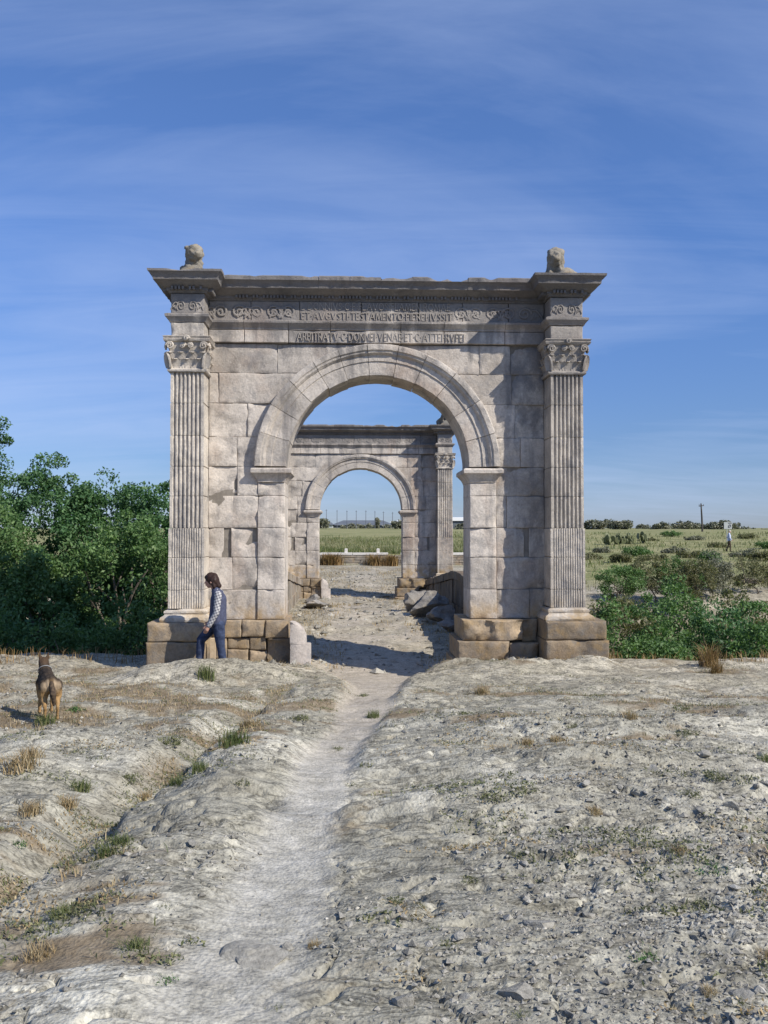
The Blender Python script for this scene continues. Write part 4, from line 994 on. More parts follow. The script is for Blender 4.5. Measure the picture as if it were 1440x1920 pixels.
for i, (x, y, tp, rad, lf, lab) in enumerate(RT):
    tree('bush', (x, y, hz(x, y)), tp - 0.1, rad, 90, 110, lf, lab, 'bush', 350 + i, (0.09, 0.042), 0.26, 'bushes of the right thicket', 0.05, 14)
for i, (u, y, tpv, rad, lf, lab) in enumerate(((1165, 35, 1062, (1.0, .7, .6), 'leaf_mid', 'green shrub on the far bank nearest the right pilaster'), (1215, 37, 1045, (1.2, .7, .75), 'leaf_olive', 'dry olive shrub on the far bank, second from the pilaster'),
        (1270, 37, 1042, (1.1, .7, .8), 'leaf_mid', 'green and dry shrub in the middle of the far bank'), (1335, 38, 1036, (0.75, .6, .85), 'leaf_far', 'dark bare-looking shrub on the far bank below the walker'),
        (1300, 36, 1050, (0.9, .6, .7), 'leaf_olive', 'olive shrub left of the dark bare one'), (1400, 39, 1048, (1.3, .7, .6), 'leaf_olive', 'dry grey-green scrub on the far bank below the sign'))):
    x = (u - 720) / 1732 * y; z = CAM_Z - (tpv - 1003) / 1732 * y
    tree('shrub', (x, y, min(hz(x, y), z - 0.8)), z, rad, 60, 110, lf, lab, 'shrub', 370 + i, (0.085, 0.035), 0.26, 'shrubs on the far bank', 0.03, 12)
# scrub along the skyline
SK = [(1120, 205, 975, 3.6), (1165, 200, 977, 3.0), (1205, 215, 986, 2.6), (1240, 205, 981, 2.6), (1278, 215, 980, 3.4), (1305, 220, 981, 2.8), (1350, 200, 980, 4.2), (1392, 215, 990, 3.2), (1430, 210, 994, 3.0), (1475, 215, 992, 3.2),
      (605, 215, 975, 2.0), (660, 240, 984, 2.6), (752, 225, 974, 2.2), (728, 240, 986, 2.6), (690, 240, 985, 3.0), (873, 225, 983, 2.4)]
SKL = ['skyline scrub touching the right pilaster', 'second clump of skyline scrub from the right pilaster', 'low skyline scrub in the widest gap before the pole', 'rounded skyline scrub well left of the pole',
       'flat-topped skyline scrub just left of the pole', 'skyline scrub directly behind the pole', 'largest dark skyline clump left of the sign', 'skyline scrub right of the sign', 'low skyline hedge near the right border',
       'skyline hedge at the right border', 'small tree on the skyline at the left jamb of the far arch', 'scrub in front of the grey shed', 'dark tree at the right jamb of the far arch', 'scrub right of the small cypress',
       'scrub left of the small cypress', 'small scrub under the white-roofed warehouse']
for i, (u, y, v, r) in enumerate(SK):
    x = (u - 720) / 1732 * y; zt = CAM_Z - (v - 1003) / 1732 * y; zb = float(H(np.array([x]), np.array([y]))[0]); hh = max(0.9, (zt - zb) / 2)
    tree('scrub_clump', (x, y, zb), zt, (r, 1.6, hh), 34, 60, 'leaf_far', SKL[i], 'scrub', 400 + i, (0.55, 0.30), 0.75, 'scrub along the skyline', 0.12, 3, 0.3)
x, y = (707.5 - 720) / 1732 * 235, 235
tree('cypress_tree', (x, y, hz(x, y)), CAM_Z + (1003 - 971) / 1732 * y, (0.55, 0.5, 1.9), 40, 50, 'leaf_far', 'small dark cypress standing before the far grey shed', 'tree', 430, (0.4, 0.2), 0.4)

def blades(P, hgt, wid, rng, lean=0.35):
    """three-point curved grass blades"""
    n = len(P); a = rng.uniform(0, 2 * np.pi, n); D = np.stack([np.cos(a), np.sin(a), 0 * a], -1); W = np.stack([-np.sin(a), np.cos(a), 0 * a], -1)
    h = (hgt * rng.uniform(0.5, 1.25, n))[:, None]; w_ = (wid * rng.uniform(0.7, 1.3, n))[:, None] / 2; l = (lean * rng.uniform(0.1, 1.5, n))[:, None] * h
    Z = np.array([0, 0, 1.0])
    V = np.stack([P - W * w_, P + W * w_, P + D * l * 0.35 + Z * h * 0.6 + W * w_ * 0.75, P + D * l * 0.35 + Z * h * 0.6 - W * w_ * 0.75,
                  P + D * l + Z * h * (1 - 0.25 * lean) + W * w_ * 0.15, P + D * l + Z * h * (1 - 0.25 * lean) - W * w_ * 0.15], 1).reshape(-1, 3)
    b = np.arange(n)[:, None] * 6; F = np.concatenate([b + np.array([0, 1, 2, 3]), b + np.array([3, 2, 4, 5])])
    return V, F
def tuft_mesh(kind, seed):
    rng = np.random.default_rng(seed)
    if kind in ('weed', 'weed_bright'):
        n = 260; r = 0.14 * rng.uniform(0, 1, n) ** 0.6; a = rng.uniform(0, 2 * np.pi, n); lob = 1 + 0.35 * np.sin(a * 3 + seed)
        P = np.stack([r * lob * np.cos(a), r * lob * np.sin(a), 0.005 + rng.uniform(0, 1, n) * (0.065 - 0.25 * r)], -1)
        V, F = leaf_quads(P, 0.030, 0.012, rng, 0.6)
        V2, F2 = blades(P[:60], 0.06, 0.004, rng, 0.9)
        return make_mesh('weed', np.concatenate([V, V2]), np.concatenate([F, F2 + len(V)]), M[kind])
    n = 190; r = 0.11 * rng.uniform(0, 1, n) ** 0.7; a = rng.uniform(0, 2 * np.pi, n)
    P = np.stack([r * np.cos(a) * 1.3, r * np.sin(a), 0 * r - 0.01], -1)
    V, F = blades(P, {'grass': 0.15, 'straw': 0.15, 'rust_grass': 0.34}[kind], 0.007, rng, 0.6)
    return make_mesh('tuft', V, F, M[kind])
KINDS = {'weed': ('weed', 'weed', 'low grey-green weed growing from a crack in the bedrock', 'low weeds in the bedrock cracks'),
         'weed_bright': ('weed', 'weed', 'bright green leafy weed among the stones', 'bright green weeds among the stones'),
         'grass': ('grass_tuft', 'grass tuft', 'green grass tuft rooted in a soil pocket of the rock', 'green grass tufts in soil pockets'),
         'straw': ('dry_grass_tuft', 'grass tuft', 'dry straw-coloured grass tuft on the rock', 'dry straw tufts on the rock')}
WE = [(75, 1795, 66, 'straw'), (120, 1715, 50, 'grass'), (165, 1705, 46, 'weed'), (255, 1778, 52, 'grass'), (225, 1790, 40, 'weed'), (305, 1838, 42, 'weed_bright'), (205, 1600, 52, 'grass'), (230, 1580, 40, 'grass'), (185, 1625, 40, 'weed'),
      (985, 1605, 52, 'weed'), (845, 1632, 26, 'weed'), (880, 1648, 34, 'weed'), (1030, 1650, 48, 'weed'), (735, 1690, 44, 'weed'), (785, 1696, 30, 'weed'), (815, 1745, 42, 'weed'), (845, 1774, 48, 'weed'),
      (1212, 1793, 60, 'weed_bright'), (1335, 1632, 58, 'weed_bright'), (1318, 1702, 64, 'weed'), (1438, 1795, 44, 'straw'), (1080, 1362, 40, 'weed'), (1275, 1328, 40, 'weed'), (1282, 1375, 50, 'weed'),
      (1115, 1523, 30, 'straw'), (978, 1480, 50, 'weed'), (925, 1495, 50, 'weed'), (522, 1893, 42, 'weed'), (1050, 1775, 30, 'weed'), (975, 1908, 38, 'grass'), (1045, 1876, 26, 'weed'), (140, 1332, 34, 'weed_bright'), (85, 1356, 44, 'grass'),
      (238, 1462, 50, 'weed'), (322, 1392, 50, 'weed'), (440, 1396, 60, 'grass'), (375, 1445, 40, 'grass'), (455, 1466, 40, 'weed'), (338, 1468, 44, 'grass'), (1292, 1487, 44, 'weed'), (1345, 1458, 56, 'weed'), (1400, 1462, 50, 'weed'),
      (40, 1442, 70, 'straw'), (60, 1420, 50, 'straw'), (30, 1582, 44, 'weed_bright'), (590, 1775, 34, 'straw'), (562, 1348, 38, 'weed'), (682, 1306, 26, 'weed'), (690, 1437, 40, 'weed'), (700, 1345, 34, 'grass'), (660, 1470, 36, 'weed'),
      (1245, 1590, 40, 'weed'), (1275, 1598, 40, 'straw'), (1390, 1880, 50, 'weed'), (1330, 1860, 40, 'straw'), (1230, 1880, 36, 'weed'), (990, 1395, 30, 'straw'), (1045, 1390, 30, 'straw'), (870, 1340, 34, 'weed'), (905, 1300, 34, 'straw'),
      (310, 1700, 36, 'weed'), (270, 1500, 36, 'straw'), (120, 1510, 46, 'straw'), (60, 1520, 50, 'straw'), (1180, 1345, 30, 'straw'), (1440, 1430, 44, 'grass'), (630, 1405, 30, 'weed'), (470, 1360, 40, 'straw'), (150, 1480, 40, 'grass')]
RT_ = random.Random(3)
for i, (u, v, px, k) in enumerate(WE):
    p = at(u, v); me = cached('tuft_%s%d' % (k, i % 4), lambda: tuft_mesh(k, 500 + i % 4 + len(k)))
    s = px / 1732 * p[1] / 0.27
    o = add(KINDS[k][0], me, None, (p[0], p[1], p[2] - 0.012), RT_.uniform(0, 6.28), (s, s * RT_.uniform(0.8, 1.3), min(s, 1.3) * RT_.uniform(0.75, 1.1)))
    tag(o, KINDS[k][2], KINDS[k][1], KINDS[k][3])
p = at(385, 1272); tag(add('grass_tuft', tuft_mesh('grass', 560), None, (p[0], p[1], p[2] - 0.02), 0, (1.1, 1.0, 1.7)), 'tall green grass tuft on the pale rock before the walker', 'grass tuft')
for u, v, s, lab in ((1328, 1246, 1.15, 'larger rust-brown dry grass tuft at the rim before the thicket'), (1343, 1262, 0.7, 'smaller rust-brown dry tuft in front of the larger one')):
    p = at(u, v); tag(add('dry_grass_tuft', cached('rust', lambda: tuft_mesh('rust_grass', 571)), None, (p[0], p[1], p[2] - 0.02), s, (s * 1.2, s * 1.2, s)), lab, 'grass tuft')

# short dry grass over the soil pockets, rim grass and the tall grass beyond the bridge
def scatter_soil(n, seed, box, thr):
    rng = np.random.default_rng(seed); X = rng.uniform(box[0], box[1], n); Y = rng.uniform(box[2], box[3], n)
    Z, soil, path, gr, verge, rut = H(X, Y, masks=True)
    k = (soil * (1 - path) > thr * rng.uniform(0.5, 1.2, n)) & (verge < 0.2)
    return np.stack([X, Y, Z - 0.004], -1)[k], rng
P, rng = scatter_soil(42000, 601, (-9, -1.2, 4.5, 18), 0.55)
V, F = blades(P, 0.055, 0.007, rng, 0.9)
tag(add('dry_grass', make_mesh('dry_grass', V, F, M['straw'])), 'thin dry grass on the brown soil left of the path', 'grass', kind='stuff')
P, rng = scatter_soil(26000, 602, (0.8, 9, 4.5, 17.5), 0.6)
V, F = blades(P, 0.045, 0.006, rng, 0.9)
tag(add('sparse_grass', make_mesh('sparse_grass', V, F, M['straw'])), 'sparse dry grass in the rock hollows right of the path', 'grass', kind='stuff')
P, rng = scatter_soil(9000, 603, (-6, 6, 3, 17), 0.5)
V, F = blades(P, 0.05, 0.006, rng, 0.8)
tag(add('green_grass', make_mesh('green_grass', V, F, M['grass'])), 'short green grass sprouting in the soil pockets', 'grass', kind='stuff')
rng = np.random.default_rng(604); X = np.concatenate([rng.uniform(4.2, 13, 3800), rng.uniform(-12, -4.3, 1800)]); Y = rng.uniform(17.1, 19.4, len(X)); k = rng.uniform(0, 1, len(X)) < 0.3 + 0.7 * (vn(X * 1.3, Y * 1.3, seed=77) > 0)
X, Y = X[k], Y[k]; V, F = blades(np.stack([X, Y, H(X, Y)], -1), 0.20, 0.012, rng, 0.7)
tag(add('rim_grass', make_mesh('rim_grass', V, F, M['rust_grass'])), 'dry brown grass along the rim of the gully', 'grass', kind='stuff')
X = rng.uniform(-9, 12, 18000); Y = 56.4 + 50 * rng.uniform(0, 1, 18000) ** 1.6
V, F = blades(np.stack([X, Y, H(X, Y)], -1), 0.40 * (0.5 + 1.6 * np.abs(fbm(X * .5, Y * .3, octs=4, seed=91))), 0.028, rng, 0.9)
X2 = rng.uniform(-11, 14, 9000); Y2 = 56.4 + 45 * rng.uniform(0, 1, 9000) ** 1.4; k = fbm(X2 * .35, Y2 * .25, octs=3, seed=93) > 0.0; X2, Y2 = X2[k], Y2[k]
V2, F2 = blades(np.stack([X2, Y2, H(X2, Y2)], -1), 0.55, 0.02, rng, 0.8)
tag(add('pale_grass', make_mesh('pale_grass', V2, F2, M['field'])), 'pale seeding grass among the green beyond the far arch', 'grass', kind='stuff')
tag(add('tall_grass', make_mesh('tall_grass', V, F, M['grass'])), 'tall green grass of the field seen through the arches', 'grass', kind='stuff')
X = rng.uniform(8, 60, 16000); Y = 40 + 75 * rng.uniform(0, 1, 16000) ** 1.5; k = X < 0.55 * Y + 3; X, Y = X[k], Y[k]
V, F = blades(np.stack([X, Y, H(X, Y)], -1), 0.20, 0.035, rng, 0.8)
tag(add('field_grass', make_mesh('field_grass', V, F, M['field'])), 'pale dry grass of the field on the right', 'grass', kind='stuff')
X = rng.uniform(8, 70, 9000); Y = rng.uniform(48, 130, 9000); k = (X < 0.55 * Y + 3) & (fbm(X * 0.1, Y * 0.35, octs=3, seed=81) > 0.08); X, Y = X[k], Y[k]
V, F = blades(np.stack([X, Y, H(X, Y)], -1), 0.34, 0.07, rng, 0.6)
tag(add('field_weeds', make_mesh('field_weeds', V, F, M['grass'])), 'green weeds in bands across the field on the right', 'grass', kind='stuff')

# ------------------------------------------------------------------ loose stones and gravel
g = G('loose_stone', 0.95, 0.1)
c = g.ramp(g.noise(9, 5, 0.65, g.geo.outputs['Position']), [(0.3, (0.272, 0.256, 0.216)), (0.7, (0.43, 0.408, 0.352))])
c = g.mix(1.0, c, g.ramp(g.island(), [(0, 0.55), (0.9, 1.1), (1, 1.35)]), 'MULTIPLY'); c = g.mix(0.8, c, g.ramp(g.noise(42, 6, 0.72, g.geo.outputs['Position']), [(0.3, 0.5), (0.5, 0.95), (0.7, 1.3)]), 'MULTIPLY'); g.bump(g.noise(45, 6, 0.72, g.geo.outputs['Position']), 0.9, 0.012); M['gravel'] = g.col(c)
SM = [rock_mesh(700 + i, 1, M['gravel'], 0.6) for i in range(10)]
placed = 0; rs = np.random.default_rng(71)
while placed < 230:
    y_ = 2.9 + 7.5 * rs.uniform() ** 1.7; x_ = rs.uniform(-0.46, 0.46) * y_
    big = vn(np.array([x_ * 0.8 + 7]), np.array([y_ * 0.8]), seed=26)[0] + (0.5 if x_ > 0 else -0.25) + (0.25 if x_ < -2.2 else 0)
    if big - 0.09 * max(0, y_ - 5) < rs.uniform(-0.2, 0.9): continue
    s_ = float(np.clip(rs.lognormal(-3.75, 0.38), 0.014, 0.055)) * (0.75 + 0.05 * y_)
    o = add('loose_stone', SM[placed % 10], None, (x_, y_, hz(x_, y_) + s_ * 0.10), rs.uniform(0, 6.28), (s_ * rs.uniform(0.9, 1.6), s_, s_ * rs.uniform(0.45, 0.8)))
    tag(o, 'small pale angular stone lying loose on the limestone', 'stone', 'loose stones strewn over the bedrock'); placed += 1
for u, v, s_, lab in ((500, 1800, 0.085, 'smooth flat pale slab bedded in the path beside its narrow neighbour'), (462, 1790, 0.075, 'narrow pale slab beside the smooth flat one in the path'), (970, 1865, 0.07, 'biggest pale chunk in the gravel at the bottom right'),
                      (1010, 1735, 0.05, 'pale angular chunk above the bright weed'), (305, 1618, 0.03, 'single whitish pebble on the grey ledge beside the rut')):
    p = at(u, v); tag(add('loose_stone', rock_mesh(int(u), 2, M['gravel'], 0.5), None, (p[0], p[1], p[2] + s_ * 0.05), 0.5, (s_ * 1.5, s_ * 1.5, s_ * 0.5)), lab, 'stone')
def gravel():
    rng = np.random.default_rng(72); n = 120000
    Y = 2.6 + 10.5 * rng.uniform(0, 1, n) ** 1.9; X = rng.uniform(-0.50, 0.50, n) * (Y + 0.6)
    Z, soil, path, gr, vg, rut = H(X, Y, masks=True)
    dens = 0.12 + 0.7 * fbm(X * 0.8 + 7, Y * 0.8, octs=3, seed=26) + 0.62 * sst(-0.2, 1.5, X) * (1 - sst(4.8, 7.5, Y)) - 0.25 * path - 0.25 * soil + 0.25 * (X < -2.3)
    k = rng.uniform(0, 1, n) < dens; X, Y, Z = X[k], Y[k], Z[k]; n = len(X)
    t = (1 + 5 ** 0.5) / 2
    # an eight-sided chip
    B = np.array([(1, 0, 0), (-1, 0, 0), (0, 1, 0), (0, -1, 0), (0, 0, 1), (0.1, 0.1, -1)], float)
    Fb = np.array([(0, 2, 4), (2, 1, 4), (1, 3, 4), (3, 0, 4), (2, 0, 5), (1, 2, 5), (3, 1, 5), (0, 3, 5)])
    s = np.clip(rng.lognormal(-4.95, 0.5, n), 0.003, 0.024) * (0.75 + 0.055 * Y)
    V = B[None] * s[:, None, None] * rng.uniform(0.55, 1.35, (n, 6, 1)) + rng.normal(size=(n, 6, 3)) * (0.22 * s)[:, None, None]
    V[:, :, 2] *= 0.7; a = rng.uniform(0, 6.28, n); ca, sa = np.cos(a)[:, None], np.sin(a)[:, None]
    V = np.stack([V[:, :, 0] * ca - V[:, :, 1] * sa, V[:, :, 0] * sa + V[:, :, 1] * ca, V[:, :, 2]], -1)
    V += np.stack([X, Y, Z + 0.15 * s], -1)[:, None]
    F = (np.arange(n)[:, None, None] * 6 + Fb[None]).reshape(-1, 3)
    return make_mesh('gravel', V.reshape(-1, 3), F, M['gravel'])
tag(add('gravel', gravel()), 'pale limestone gravel and chips strewn over the bedrock', 'gravel', kind='stuff')

# ------------------------------------------------------------------ retaining wall, markers and far things
def boxmesh(x0, x1, y0, y1, z0, z1, mat, j=0.0, seed=0, b=0.0):
    r = random.Random(seed)
    def q(v): return v + r.uniform(-j, j)
    V = [(x0, y0, z0), (x1, y0, z0), (x1, y1, z0), (x0, y1, z0), (x0, y0, z1 - b), (x1, y0, z1 - b), (x1, y1, z1 - b), (x0, y1, z1 - b),
         (x0 + b, y0 + b, z1), (x1 - b, y0 + b, z1), (x1 - b, y1 - b, z1), (x0 + b, y1 - b, z1)]
    V = [(q(a), q(c), q(d)) for a, c, d in V]
    F = [(0, 3, 2, 1), (0, 1, 5, 4), (1, 2, 6, 5), (2, 3, 7, 6), (3, 0, 4, 7), (4, 5, 9, 8), (5, 6, 10, 9), (6, 7, 11, 10), (7, 4, 8, 11), (8, 9, 10, 11)]
    return make_mesh('box', V, F, mat)
wl = empty('retaining_wall', (0, 55, 0)); tag(wl, 'low stepped stone wall with white coping across the road end', 'wall')
for c in range(5):
    x = -9.0 + 0.5 * (c % 2); k = 0
    while x < 9:
        L = random.Random(c * 50 + k).uniform(0.9, 1.5)
        add('wall_course_stone', boxmesh(x, x + L - 0.02, 0.02 + 0.10 * c, 0.9, 0.32 + 0.15 * c, 0.45 + 0.15 * c, M['parapet'], 0.012, c * 50 + k, 0.02), wl); x += L; k += 1
for x0, x1 in ((-9, -6.1), (-6.08, -3.9), (-3.85, -1.9), (-1.87, 0.25), (1.0, 2.9), (2.93, 5.0), (5.05, 9)):
    add('coping_stone', boxmesh(x0, x1, 0.40, 1.0, 1.07, 1.20, M['white_coping'], 0.008, int(x0 * 10), 0.02), wl)
for x, lab in ((-2.28, 'short white marker post on the coping, left one of two'), (-0.35, 'short white marker post on the coping, right one of two')):
    tag(add('marker_post', boxmesh(-0.09, 0.09, -0.09, 0.09, 0, 0.26, M['white_coping'], 0.004, 3, 0.03), None, (x, 55.7, 1.19)), lab, 'post')
for i, (x, lab) in enumerate(((-3.35, 'rust-brown dry bush at the left end of the stepped wall'), (-2.9, 'darker dry bush beside the first on the stepped wall'), (-0.55, 'tall dry bush at the right end of the stepped wall'), (0.4, 'wide dry bush right of the wall gap'))):
    rng = np.random.default_rng(810 + i); n = 260; P = np.stack([rng.normal(0, 0.22, n), rng.normal(0, 0.12, n), np.full(n, -0.05)], -1); V, F = blades(P, 0.75, 0.04, rng, 0.5)
    tag(add('dry_bush', make_mesh('dry_bush', V, F, M['rust_grass']), None, (x, 54.7, hz(x, 54.7))), lab, 'bush')

def shed(name, x0, x1, y, zb, zt, ridge, wallm, roofm, lab, depth=14, band=None):
    r = empty(name, ((x0 + x1) / 2, y, zb)); tag(r, lab, 'building'); hw = (x1 - x0) / 2; h = zt - zb
    add('wall', make_mesh('wall', [(-hw, 0, -1), (hw, 0, -1), (hw, depth, -1), (-hw, depth, -1), (-hw, 0, h), (hw, 0, h), (hw, depth, h), (-hw, depth, h)],
        [(0, 3, 2, 1), (0, 1, 5, 4), (1, 2, 6, 5), (2, 3, 7, 6), (3, 0, 4, 7)], wallm), r)
    e = 0.4; i_ = min(hw * 0.35, 3.0)
    add('roof', make_mesh('roof', [(-hw - e, -e, h), (hw + e, -e, h), (hw + e, depth + e, h), (-hw - e, depth + e, h), (-hw + i_, depth / 2 - 1, h + ridge), (hw - i_, depth / 2 - 1, h + ridge), (hw - i_, depth / 2 + 1, h + ridge), (-hw + i_, depth / 2 + 1, h + ridge)],
        [(0, 3, 2, 1), (0, 1, 5, 4), (1, 2, 6, 5), (2, 3, 7, 6), (3, 0, 4, 7), (4, 5, 6, 7)], roofm), r)
    if band: add('fascia', make_mesh('fascia', [(-hw - .5, -.5, h - band), (hw + .5, -.5, h - band), (hw + .5, -.45, h - band), (-hw - .5, -.45, h - band), (-hw - .5, -.5, h + 0.2), (hw + .5, -.5, h + 0.2), (hw + .5, -.45, h + 0.2), (-hw - .5, -.45, h + 0.2)],
        [(0, 3, 2, 1), (0, 1, 5, 4), (1, 2, 6, 5), (2, 3, 7, 6), (3, 0, 4, 7), (4, 5, 6, 7)], M['shed_white']), r)
    return r
def zv(v, y): return CAM_Z + (1003 - v) / 1732 * y
def xu(u, y): return (u - 720) / 1732 * y
s1 = shed('storage_shed', xu(622, 260), xu(738, 260), 260, zv(995, 260), zv(985, 260), zv(975, 260) - zv(985, 260), M['shed_dark'], M['shed_grey'], 'long low grey shed on the horizon seen through both arches')
add('door', boxmesh(-1.0, 1.0, -0.12, -0.02, -0.3, 0.55, M['shed_white']), s1, loc=(0.9, 0, 0.4))
shed('small_shed', xu(606, 255), xu(623, 255), 255, zv(995, 255), zv(984, 255), 0.7, M['sign_white'], M['shed_grey'], 'tiny pale shed left of the long grey one', 5)
shed('warehouse', xu(828, 280), xu(930, 280), 280, zv(990, 280), zv(972, 280), 0.5, M['shed_grey'], M['shed_white'], 'white-roofed grey warehouse on the horizon right of the far pilaster', 20, band=0.75)
shed('hangar', xu(735, 285), xu(800, 285), 285, zv(992, 285), zv(979, 285), 0.6, M['shed_dark'], M['shed_white'], 'dark hangar with a white roof edge behind the far right jamb', 12, band=0.3)
for i, (u, v) in enumerate(((612, 955), (632, 956), (650.5, 957), (668, 957), (686, 957), (703, 958), (719, 959), (736, 960), (751, 962))):
    y = 232; pm = empty('mast', (xu(u, y), y, zv(996, y))); hh = zv(v, y) - zv(996, y)
    tag(pm, 'thin dark mast of the fence row on the far horizon', 'mast', 'masts on the far horizon')
    add('shaft', make_mesh('mast', *tube([(0, 0, -0.5), (0, 0, hh * 0.5), (0, 0, hh)], [0.09, 0.08, 0.06], 6), M['metal']), pm)
    add('crossbar', make_mesh('crossbar', *tube([(-0.25, 0, hh - 0.3), (0.25, 0, hh - 0.3)], 0.04, 5), M['metal']), pm)
y = 150; pl = empty('utility_pole', (xu(1317, y), y, hz(xu(1317, y), y))); tag(pl, 'lone dark utility pole on the skyline at the right', 'pole'); hh = zv(944, y) - pl.location.z
add('pole', make_mesh('pole', *tube([(0, 0, -0.5), (-0.08, 0, hh * 0.5), (-0.2, 0, hh)], [0.16, 0.14, 0.10], 8), M['pole_wood'], smooth=60), pl)
add('crossarm', make_mesh('crossarm', *tube([(-0.55, 0, hh - 0.45), (0.25, 0, hh - 0.35)], 0.07, 5), M['pole_wood']), pl)
for dx_ in (-0.5, -0.15, 0.2): add('insulator', make_mesh('insulator', *tube([(dx_, 0, hh - 0.40), (dx_, 0, hh - 0.12)], [0.05, 0.04], 6), M['metal']), pl)
# notice board with its ring sign
y = 92; sg = empty('notice_sign', (xu(1365, y), y, hz(xu(1365, y), y))); tag(sg, 'white notice board with a dark ring symbol on a pale post behind the walker', 'sign'); gz = sg.location.z
zb, zt = zv(992, y) - gz, zv(979, y) - gz; hw = 7.5 / 1732 * y
add('post', make_mesh('post', *tube([(-0.12, 0.04, -0.3), (-0.12, 0.04, zb + 0.1)], 0.035, 8), M['sign_white'], smooth=60), sg)
bd = add('board', boxmesh(-hw, hw, 0, 0.03, zb, zt, M['sign_white'], 0, 0, 0.004), sg)
a = np.linspace(0, 2 * np.pi, 25); cx_, cz_ = hw * 0.38, (zb + zt) / 2 - 0.05
add('ring_symbol', make_mesh('ring', *tube(np.stack([cx_ + 0.12 * np.cos(a), 0 * a - 0.012, cz_ + 0.14 * np.sin(a)], -1), 0.022, 6, False), M['sign_dark']), bd)
add('diagonal_bar', make_mesh('bar', *tube([(cx_ - 0.13, -0.014, cz_ - 0.15), (cx_ + 0.13, -0.014, cz_ + 0.15)], 0.02, 6), M['sign_dark']), bd)
add('printed_band', boxmesh(0.0, hw * 0.9, -0.008, -0.003, zt - 0.14, zt - 0.06, M['sign_dark']), bd)
# prickly pears
rng = np.random.default_rng(900)
for i, u in enumerate((1142, 1160, 1180, 1203)):
    y = 86 + i; x = xu(u, y); r = empty('prickly_pear', (x, y, hz(x, y))); tag(r, ['prickly pear nearest the right pilaster', 'tallest prickly pear of the clump in the field', 'prickly pear right of the tallest one', 'low prickly pear at the right end of the clump'][i], 'cactus', 'prickly pears in the field')
    for k in range(16):
        a = rng.uniform(0, 6.28); rr = rng.uniform(0, 0.55); t = rng.uniform(-0.5, 0.5); hb = rng.uniform(0.0, 0.75) * (1 - rr)
        b = np.linspace(0, 2 * np.pi, 10, endpoint=False); V = [(0.19 * math.cos(q), s * 0.03, 0.28 + 0.28 * math.sin(q)) for s in (-1, 1) for q in b]
        F = [tuple(range(10)), tuple(range(19, 9, -1))] + [((j + 1) % 10, j, 10 + j, 10 + (j + 1) % 10) for j in range(10)]
        o = add('pad', cached('pad', lambda: make_mesh('pad', V, F, M['cactus'])), r, (rr * math.cos(a), rr * math.sin(a) * 0.5, hb - 0.05)); o.rotation_euler = (t * 0.6, t, rng.uniform(0, 3.1)); o.scale = (1.2, 1.2, 1.1)
# fallen branch on the far bank
x, y = xu(1412, 40), 40; t = np.linspace(0, 1, 10)
tag(add('fallen_branch', make_mesh('branch', *join([tube(np.stack([-0.75 + 2.2 * t, 0.2 * np.sin(t * 4), 0.08 + 0.45 * t + 0.08 * np.sin(t * 9)], -1), 0.09 * (1.1 - 0.4 * t), 7),
     tube(np.stack([0.5 + 0.7 * t, 0.1 * t, 0.40 + 0.35 * t], -1), 0.05 * (1.1 - 0.7 * t), 6)]), M['bark'], smooth=60), None, (x, y, hz(x, y) + 0.1)), 'bare grey fallen branch on the far bank by the right border', 'branch')
# wooden stake by the left pier
x, y = -2.94, 15.93
tag(add('wooden_stake', boxmesh(-0.04, 0.04, -0.03, 0.03, -0.25, 0.50, M['stake'], 0.004, 4, 0.01), None, (x, y, 0.0)), 'pale wooden stake standing at the pier foot behind the walker', 'stake')

# ------------------------------------------------------------------ people
def flat_mat(name, col, var=0.25, rough=0.85, scale=30):
    g = G(name, rough, 0.2); return g.col(g.ramp(g.noise(scale, 4), [(0.3, tuple(q * (1 - var) for q in col)), (0.7, tuple(q * (1 + var) for q in col))]))
M['skin'] = flat_mat('skin', (0.45, 0.26, 0.19), 0.08, 0.6); M['vest'] = flat_mat('navy_vest', (0.065, 0.072, 0.115), 0.25); M['hair'] = flat_mat('brown_hair', (0.035, 0.02, 0.016), 0.35, 0.5, 60)
M['shoe'] = flat_mat('shoe', (0.05, 0.045, 0.04)); M['shirt_blue'] = flat_mat('pale_blue_shirt', (0.42, 0.47, 0.62), 0.1); M['brown_trousers'] = flat_mat('brown_trousers', (0.10, 0.075, 0.05)); M['cap'] = flat_mat('pale_cap', (0.45, 0.42, 0.38))
g = G('jeans', 0.9, 0.1); c = g.ramp(g.noise(14, 4), [(0.3, (0.022, 0.03, 0.058)), (0.7, (0.06, 0.078, 0.135))]); g.bump(g.noise(10, 3, 0.5, g.mapping(g.obj, (1, 1, 2.5))), 0.6, 0.02); M['jeans'] = g.col(c)
g = G('plaid_shirt', 0.85, 0.2); x_, y_, z_ = g.xyz()
s1_ = g.math('PINGPONG', g.math('ADD', z_, g.math('MULTIPLY', x_, -0.35)), 0.022); s2_ = g.math('PINGPONG', g.math('ADD', x_, g.math('MULTIPLY', z_, 0.35)), 0.022)
b1 = g.rng(s1_, 0.012, 0.016); b2 = g.rng(s2_, 0.012, 0.016)
c = g.mix(g.math('MULTIPLY', g.math('ADD', b1, b2), 0.5), (0.47, 0.46, 0.45), (0.035, 0.037, 0.065)); M['plaid'] = g.col(c)

